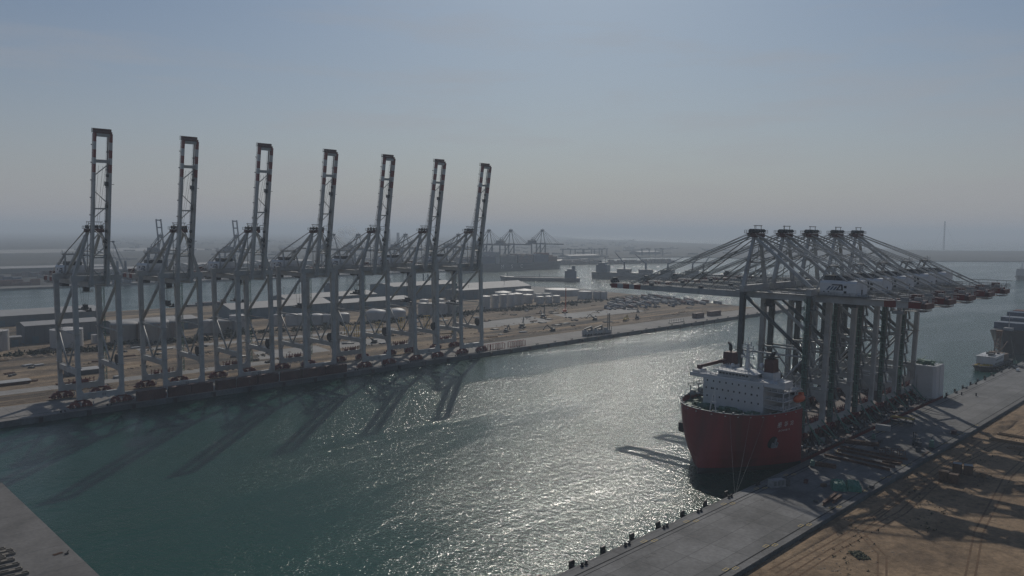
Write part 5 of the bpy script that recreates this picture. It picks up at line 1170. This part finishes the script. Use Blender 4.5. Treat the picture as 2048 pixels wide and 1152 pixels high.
t = thing('forklift', 'dark forklift with raised mast on the right quay', 'forklift', (344.5, 106.2, 0), .9); m = MB(); m.box((-.3, 0, 1.3), (3.4, 1.9, 1.3)); m.build('body', 'dark_steel', t)
m = MB(); m.box((-.4, 0, 3.3), (1.9, 1.7, .15)); [m.beam((a, b, 1.9), (a, b, 3.3), .12) for a in (-1.3, .5) for b in (-.8, .8)]; m.build('cab_guard', 'black', t)
m = MB(); m.beam((1.7, -.5, .2), (1.7, -.5, 5.6), .22); m.beam((1.7, .5, .2), (1.7, .5, 5.6), .22); m.beam((1.7, -.5, 5.5), (1.7, .5, 5.5), .2); m.box((2.5, 0, 2.6), (1.5, 1.0, .12)); m.build('mast', 'black', t)
for a in (-1.2, 1.0):
    for b in (-.95, .95): m = MB(); m.smooth = True; m.cyl((a, b-.15, .5), (a, b+.15, .5), .5, n=12); m.build('wheel', 'tyre', t)
crate(336.6, 103.2, .3, (2.0, 1.7, 1.6), 'dark_steel', 'dark crate in front of the forklift')
m = MB(); ibeam(m, 8, .4, .5); single('steel_beam', 'thin dark beam at the back edge in front of the forklift', 'beam', m, 'rusty', (334, 99.6, 0), .05)
m = MB()
for a in range(5):
    for b in (0, 1): m.beam((a*2.2-4.4, b*2.4-1.2, 0), (a*2.2-4.4, b*2.4-1.2, 2.6), .2)
for b in (-1.2, 1.2):
    for z in (.8, 2.6): m.beam((-4.4, b, z), (4.4, b, z), .2)
single('scaffold_rack', 'openwork brown rack between the long beams and the forklift', 'rack', m, 'rusty', (322, 108, 0), -.9)
t = thing('spreader_frame', 'yellow topped long spreader frame standing by the ship stern', 'spreader', (379.5, 123.6, 0), -1.5); m = MB()
for a in (-4.6, -1.5, 1.5, 4.6): m.beam((a, -1.2, 0), (a, -1.2, 3), .26); m.beam((a, 1.2, 0), (a, 1.2, 3), .26); m.beam((a, -1.2, 1.5), (a, 1.2, 1.5), .3)
m.box((0, 0, 1.2), (9.6, 2.0, .8)); m.build('stand', 'dark_steel', t); m = MB(); m.beam((-5, -1.2, 3.1), (5, -1.2, 3.1), .35); m.beam((-5, 1.2, 3.1), (5, 1.2, 3.1), .35); m.build('top_rail', 'yellow', t)
t = thing('site_container', 'white site container at the ship side on the right quay', 'container', (360.5, 125.4, 0), -1.3); m = MB(); m.box((0, 0, 1.4), (6, 2.4, 2.5))
for k in range(12): m.box((-2.9+.53*k, 0, 1.4), (.16, 2.5, 2.4))
m.build('shell', 'canvas_white', t); m = MB(); m.box((-3.04, 0, 1.4), (.08, 1.9, 2.1)); m.build('door', 'wall_grey', t)
# pallets of wooden crates on the sand
ps = [(307.2, 85.0, 'front left'), (306.2, 81.6, 'front right'), (321.2, 84.6, 'back left'), (321.5, 81.0, 'back right')]
for i, (x, y, w) in enumerate(ps):
    t = thing('crate_stack', 'brown stack of wooden crates on the sand, %s of four' % w, 'crates', (x, y, -1.2), .1*i, 'crate stacks on the right sand')
    for k in range(2): m = MB(); m.box((0, 0, .95+1.75*k), (2.9, 2.9, 1.55)); [m.box((a, 0, .95+1.75*k), (.14, 3.0, 1.65)) for a in (-1.3, -.45, .45, 1.3)]; [m.box((0, b, .1+1.75*k), (2.9, .3, .18)) for b in (-1.2, 0, 1.2)]; m.build('crate', 'crate_brown', t)
    if i > 1: m = MB(); m.box((0, 0, 3.58), (2.6, 2.8, .1)); m.build('cover', 'canvas_white', t)
m = MB()
for k in range(26): m.beam((rr.uniform(-2, 2), rr.uniform(-1.5, 1.5), .1), (rr.uniform(-2, 2), rr.uniform(-1.5, 1.5), rr.uniform(.3, 1.4)), .12)
single('scrap_wood', 'loose heap of thin boards right of the crate stacks', 'boards', m, 'timber', (322, 76.8, -1.2))
m = MB(); N = 12; P = [((a/N-.5)*5.4+rr.uniform(-.2, .2), (b/N-.5)*3.6+rr.uniform(-.2, .2), .1+.5*rr.random()**2) for a in range(N+1) for b in range(N+1)]
m.add(P, [(a*(N+1)+b, (a+1)*(N+1)+b, (a+1)*(N+1)+b+1, a*(N+1)+b+1) for a in range(N) for b in range(N)])
single('crumpled_mat', 'crumpled dark mat lying on the sand in the foreground', 'mat', m, 'scrub', (217.2, 80.4, -1.2), .9)
# foundation trenches with spoil banks
for i, (x, y0, y1) in enumerate(((384.2, 89, 74), (397, 89, 76), (374.2, 80, 66))):
    t = thing('trench_form', '%s long timber lined trench in the sand at the right edge' % ['middle', 'farthest', 'nearest'][i], 'trench', (x, (y0+y1)/2, -1.2), 0, 'trenches at the right edge'); L = y0-y1
    m = MB(); m.box((-1.2, 0, .35), (.3, L, .7)); m.box((1.2, 0, .35), (.3, L, .7)); m.box((0, L/2, .35), (2.1, .3, .7)); m.box((0, -L/2, .35), (2.1, .3, .7)); m.build('lining', 'timber', t)
    m = MB(); m.box((0, 0, .05), (2.1, L-.3, .08)); m.build('floor', 'mark_dark', t)
def mound(name, label, x, y, w, d, h, seed, mm='sand_near'):
    r_ = random.Random(seed); m = MB(); N = 20; m.smooth = True; P = []
    ph = [r_.uniform(0, 6) for _ in range(6)]
    for a in range(N+1):
        for b in range(N+1):
            u, v = a/N*2-1, b/N*2-1; e = max(0, 1-(u*u+v*v)); z = h*e**.8*(.75+.2*math.sin(5*u+ph[0])*math.sin(4*v+ph[1])+.15*math.sin(11*u+ph[2]+3*v)+.1*r_.random()); P.append((x+u*w/2, y+v*d/2, -1.25+z-.05*(e == 0)))
    m.add(P, [(a*(N+1)+b, (a+1)*(N+1)+b, (a+1)*(N+1)+b+1, a*(N+1)+b+1) for a in range(N) for b in range(N)])
    tag(m.build(name, mm), label, 'sand heap', 'sand heaps on the right bank')
mound('sand_heap', 'long sand bank beside the quay back edge at the right edge', 415, 91.5, 56, 7.5, 1.7, 1)
mound('sand_heap', 'rough sand heap beyond the trenches at the right edge', 428, 84, 30, 9, 2.0, 2)
mound('sand_heap', 'dark low sand heap beside the crate stacks', 318, 64, 18, 8, 1.3, 3)
mound('sand_heap', 'small sand heap behind the quay at the forklift', 352, 93.6, 16, 5, 1.1, 4)
mound('sand_heap', 'low sand ridge along the near quay back edge', 226, 93.8, 54, 3.5, .8, 5)
mound('sand_heap', 'flat sand ridge in the shadow of the crane apexes', 262, 92.5, 34, 4, .8, 6)
clumps('sand_clods', [(190+11*i, 70+((i*37) % 26), 9, 6, .45, 22) for i in range(22)], 'rubble', 9).location = (0, 0, -1.1)
clumps('dry_weeds', [(188+9*i, 72+((i*23) % 20), 8, 6, .5, 9) for i in range(24)], 'scrub', 10, leaf=True).location = (0, 0, -1.05)
# posts on the far part of the apron, cars
for i, (x, y) in enumerate(((473.2, 124.3), (476.2, 118.0))): m = MB(); m.cyl((0, 0, 0), (0, 0, 1.5), .35, n=10); m.cyl((0, 0, 1.5), (0, 0, 1.7), .45, n=10); single('mooring_post', '%s short dark post standing on the apron behind the stern' % ('left', 'right')[i], 'post', m, 'black', (x, y, 0), 0, 'posts behind the stern')
def car(x, y, rz, mm, label):
    t = thing('parked_car', label, 'car', (x, y, 0), rz); m = MB(); m.extr([(-2.3, .4), (2.3, .4), (2.35, .95), (1.2, 1.1), (.5, 1.7), (-1.2, 1.7), (-1.9, 1.1), (-2.35, 1.0)], 'y', -.9, .9); m.build('body', mm, t)
    m = MB(); m.extr([(1.05, 1.1), (.45, 1.62), (-1.15, 1.62), (-1.75, 1.1)], 'y', -.92, .92); m.build('glazing', 'glass_dark', t)
    for a in (-1.45, 1.45):
        for b in (-.8, .8): m = MB(); m.cyl((a, b-.12, .34), (a, b+.12, .34), .34, n=10); m.build('wheel', 'tyre', t)
car(583.6, 121.6, .2, 'ship_white', 'white car parked on the far right quay'); car(594, 126.4, 1.0, 'dark_steel', 'dark car parked by the bollards on the far right quay'); car(600, 123, .4, 'dark_steel', 'dark car parked behind the white car'); car(604, 120.5, .2, 'cont_blue', 'dark blue car parked farthest along the right quay')
# ================================================================== SHIPS AT THE RIGHT EDGE
t, L = vessel('cargo_ship', 'dark container ship moored bow on at the right edge', 'ship', (872, 150), (671, 150), 30, 15.5, 'hull_black', bow=.16)
for k in range(7):
    m = MB(); h = (5.2, 7.8, 10.4, 10.4, 7.8, 10.4, 7.8)[k]; m.box((170-19*k, 0, 17.4+h/2), (13, 25, h))
    for q in range(-4, 5): m.box((176.6-19*k, q*2.6, 17.4+h/2), (.12, .1, h))
    m.build('container_block', ['far_blue', 'far_blue', 'cont_blue', 'cont_brown', 'far_blue', 'cont_mix', 'cont_blue'][k], t)
m = MB(); m.beam((187, 0, 18), (187, 0, 31), .7, .7, .3, .3); m.beam((187, -2.5, 27), (187, 2.5, 27), .3); m.box((188, 0, 19), (5, 6, 2)); m.build('fore_mast', 'canvas_white', t)
m = MB(); m.beam((150, 13, 17), (150, 13, 44), 2.6); m.beam((150, 13, 42), (176, 16, 53), 1.3, 1.6, .8, 1.0); m.beam((176, 16, 53), (176, 16, 30), .14); m.build('deck_crane', 'dark_steel', t)
m = MB(); m.box((24, 0, 30), (14, 27, 26)); m.build('superstructure', 'ship_white', t)
catenary('mooring_line', (650, 141, 15), (612, 128, .5), 2, 'mooring line from the dark container ship bow down to the right quay')
t, L = vessel('crane_barge', 'work barge with white deckhouse and orange lattice gear before the dark ship', 'barge', (640, 142.5), (584, 143), 14, 2.6, 'hull_black', bow=.12)
m = MB(); m.box((34, 0, 5.4), (22, 11, 6.0)); m.box((34, 0, 8.5), (23, 12, .25)); m.box((34, 0, 5.5), (22.3, 11.3, .25)); m.rail([(22.6, 6, 8.6), (45.4, 6, 8.6), (45.4, -6, 8.6)], 1.1, .12, 1.8); m.build('deckhouse', 'ship_white', t)
m = MB(); m.box((40, 2, 9.5), (3.4, 3, 1.8)); m.box((31, -2, 9.2), (2.4, 2.2, 1.3)); m.beam((40, 2, 10), (40, 2, 13.5), .2); m.box((27, 3, 9.2), (1.6, 1.6, 1.3)); m.beam((28, 0, 8.6), (34, 1, 10.6), .35); m.build('roof_gear', 'dark_steel', t)
for k in range(7): m = MB(); m.box((24.6+3.1*k, 5.55, 3.9), (.9, .12, 1.1)); m.build('window', 'glass_dark', t)
m = MB(); m.rail([(2, 6.6, 2.9), (54, 6.0, 2.9)], 1.1, .12, 2); [m.cyl((6+6*k, 6.7, 1.4), (6+6*k, 7.3, 1.4), .8, n=10) for k in range(8)]; m.build('deck_rail', 'black', t)
for k in range(6): m = MB(); m.box((26+3.2*k, 5.55, 6.4), (1.0, .12, .9)); m.build('window', 'glass_dark', t)
m = MB(); m.box((12, 0, 5), (12, 9, 4.6)); m.box((6, 2, 3.6), (5, 4, 2.6)); m.box((34, 1, 10), (5, 3, 2)); m.build('engine_house', 'crate_brown', t)
m = MB(); 
for a in ((-1, -1), (1, -1), (1, 1), (-1, 1)): m.beam((19+a[0]*1.6, a[1]*1.6, 8), (14+a[0]*.9, a[1]*.9, 21), .35)
for k in range(5): z = 9+2.6*k; c0 = 19-5*(z-8)/13; m.beam((c0-1.3, -1.3, z), (c0+1.1, 1.3, z+2.2), .25); m.beam((c0+1.3, -1.3, z), (c0-1.3, 1.3, z+2.2), .25); m.box((c0, 0, z), (3, 3, .25))
m.box((14, 0, 21), (3.6, 3, 2)); m.beam((18, 1.6, 9), (9, 4, 16), .4); m.beam((18, -1.6, 9), (9, -4, 16), .4); m.box((14, 0, 23), (4.4, 3.6, 1.2)); m.build('lattice_leg', 'rusty', t)
m = MB(); rr = random.Random(12)
for k in range(16): m.box((rr.uniform(44, 54), rr.uniform(-4, 4), 3), (1.4, 1.2, 1.2), rr.uniform(0, 3))
m.build('deck_cargo', 'yellow', t)
t, L = vessel('coaster', 'pale ship cut off by the right edge, far out on the water', 'ship', (1925, 372), (1818, 388), 18, 7, 'ship_hull_grey'); m = MB(); m.box((88, 0, 12), (18, 15, 12)); m.box((88, 0, 20), (10, 16, 4)); m.beam((88, 0, 22), (88, 0, 34), 1); m.beam((95, 0, 16), (95, 0, 26), .8); m.build('superstructure', 'canvas_white', t); m = MB(); m.box((45, 0, 9), (60, 12, 5)); m.build('cargo', 'cont_mix', t)
t, L = vessel('motor_boat', 'tiny boat alone on the open water right of the booms', 'boat', (1874, 504), (1858, 510), 5, 1.6, 'hull_black', bow=.3); m = MB(); m.box((8, 0, 2.6), (6, 3.4, 2)); m.build('cabin', 'dark_steel', t)
# ================================================================== BASIN END
def precast(x, y, i, L):
    m = MB(); m.box((0, .55, .3), (L, .25, .6)); m.box((0, -.55, .3), (L, .25, .6)); m.box((L/2-.15, 0, .35), (.3, 1.4, .7)); m.box((-L/2+.15, 0, .35), (.3, 1.4, .7))
    for k in range(3): m.box((L*(k-1)/3.4, 0, .3), (.5 if k == 1 else 1.4, 1.0, .5))
    single('precast_frame', '%s long concrete frame from the near end in the bottom left corner' % nth(i), 'frame', m, 'block_grey', (x-L/2, y, 0), R(-4), 'concrete frames at the basin end')
for i, (x, y) in enumerate(((49.6, 224.2), (49.0, 227.9), (49.2, 231.9), (49.0, 235.8), (47.6, 238.4), (50.2, 240.4), (50.2, 243.1), (49.0, 245.6), (47.0, 249.5))): precast(x, y, i, 11)
m = MB(); m.box((0, 0, .2), (.9, .5, .4)); m.beam((0, 0, .3), (.7, .5, .8), .15); single('scrap_piece', 'small dark scrap piece near the edge of the basin end', 'scrap', m, 'black', (60.0, 230, 0))
m = MB(); [m.beam((0, k*.25, .1), (2.4, k*.3-.2, .14), .09) for k in range(5)]; single('scrap_piece', 'thin bundle of rods beside the small dark scrap', 'rods', m, 'rusty', (57.2, 231, 0), .2)
#--TAIL--
# ================================================================== HAZE
m = MB(); m.box((0, 0, 82.5), (58800, 57800, 176)); hz = m.build('haze', 'black')
hm = bpy.data.materials.new('haze_air'); hm.use_nodes = True; n = hm.node_tree.nodes; n.clear()
o = n.new('ShaderNodeOutputMaterial'); v = n.new('ShaderNodeVolumePrincipled'); hm.node_tree.links.new(v.outputs[0], o.inputs['Volume'])
v.inputs['Color'].default_value = (.76, .86, .97, 1); v.inputs['Density'].default_value = 2.1e-4; v.inputs['Anisotropy'].default_value = .15
hz.data.materials.clear(); hz.data.materials.append(hm); kind(hz, 'stuff')

m = MB(); rr = random.Random(2); m.smooth = True
for k in range(26):
    u = k/25; c = Vector((2010-50*u+rr.uniform(-14, 14), 2980+130*u+rr.uniform(-14, 14), 30+60*(1-abs(u-.55))+rr.uniform(-10, 10))); r_ = rr.uniform(10, 22)*(.55+.6*u); n = 10
    m.lathe([(r_*math.sin(a*math.pi/6), -r_*math.cos(a*math.pi/6)) for a in range(7)], c, n)
st = m.build('steam', 'black'); sm = bpy.data.materials.new('steam'); sm.use_nodes = True; n = sm.node_tree.nodes; n.clear()
o = n.new('ShaderNodeOutputMaterial'); v = n.new('ShaderNodeVolumePrincipled'); sm.node_tree.links.new(v.outputs[0], o.inputs['Volume'])
v.inputs['Color'].default_value = (.97, .97, .97, 1); v.inputs['Density'].default_value = .02; st.data.materials.clear(); st.data.materials.append(sm); kind(st, 'stuff')
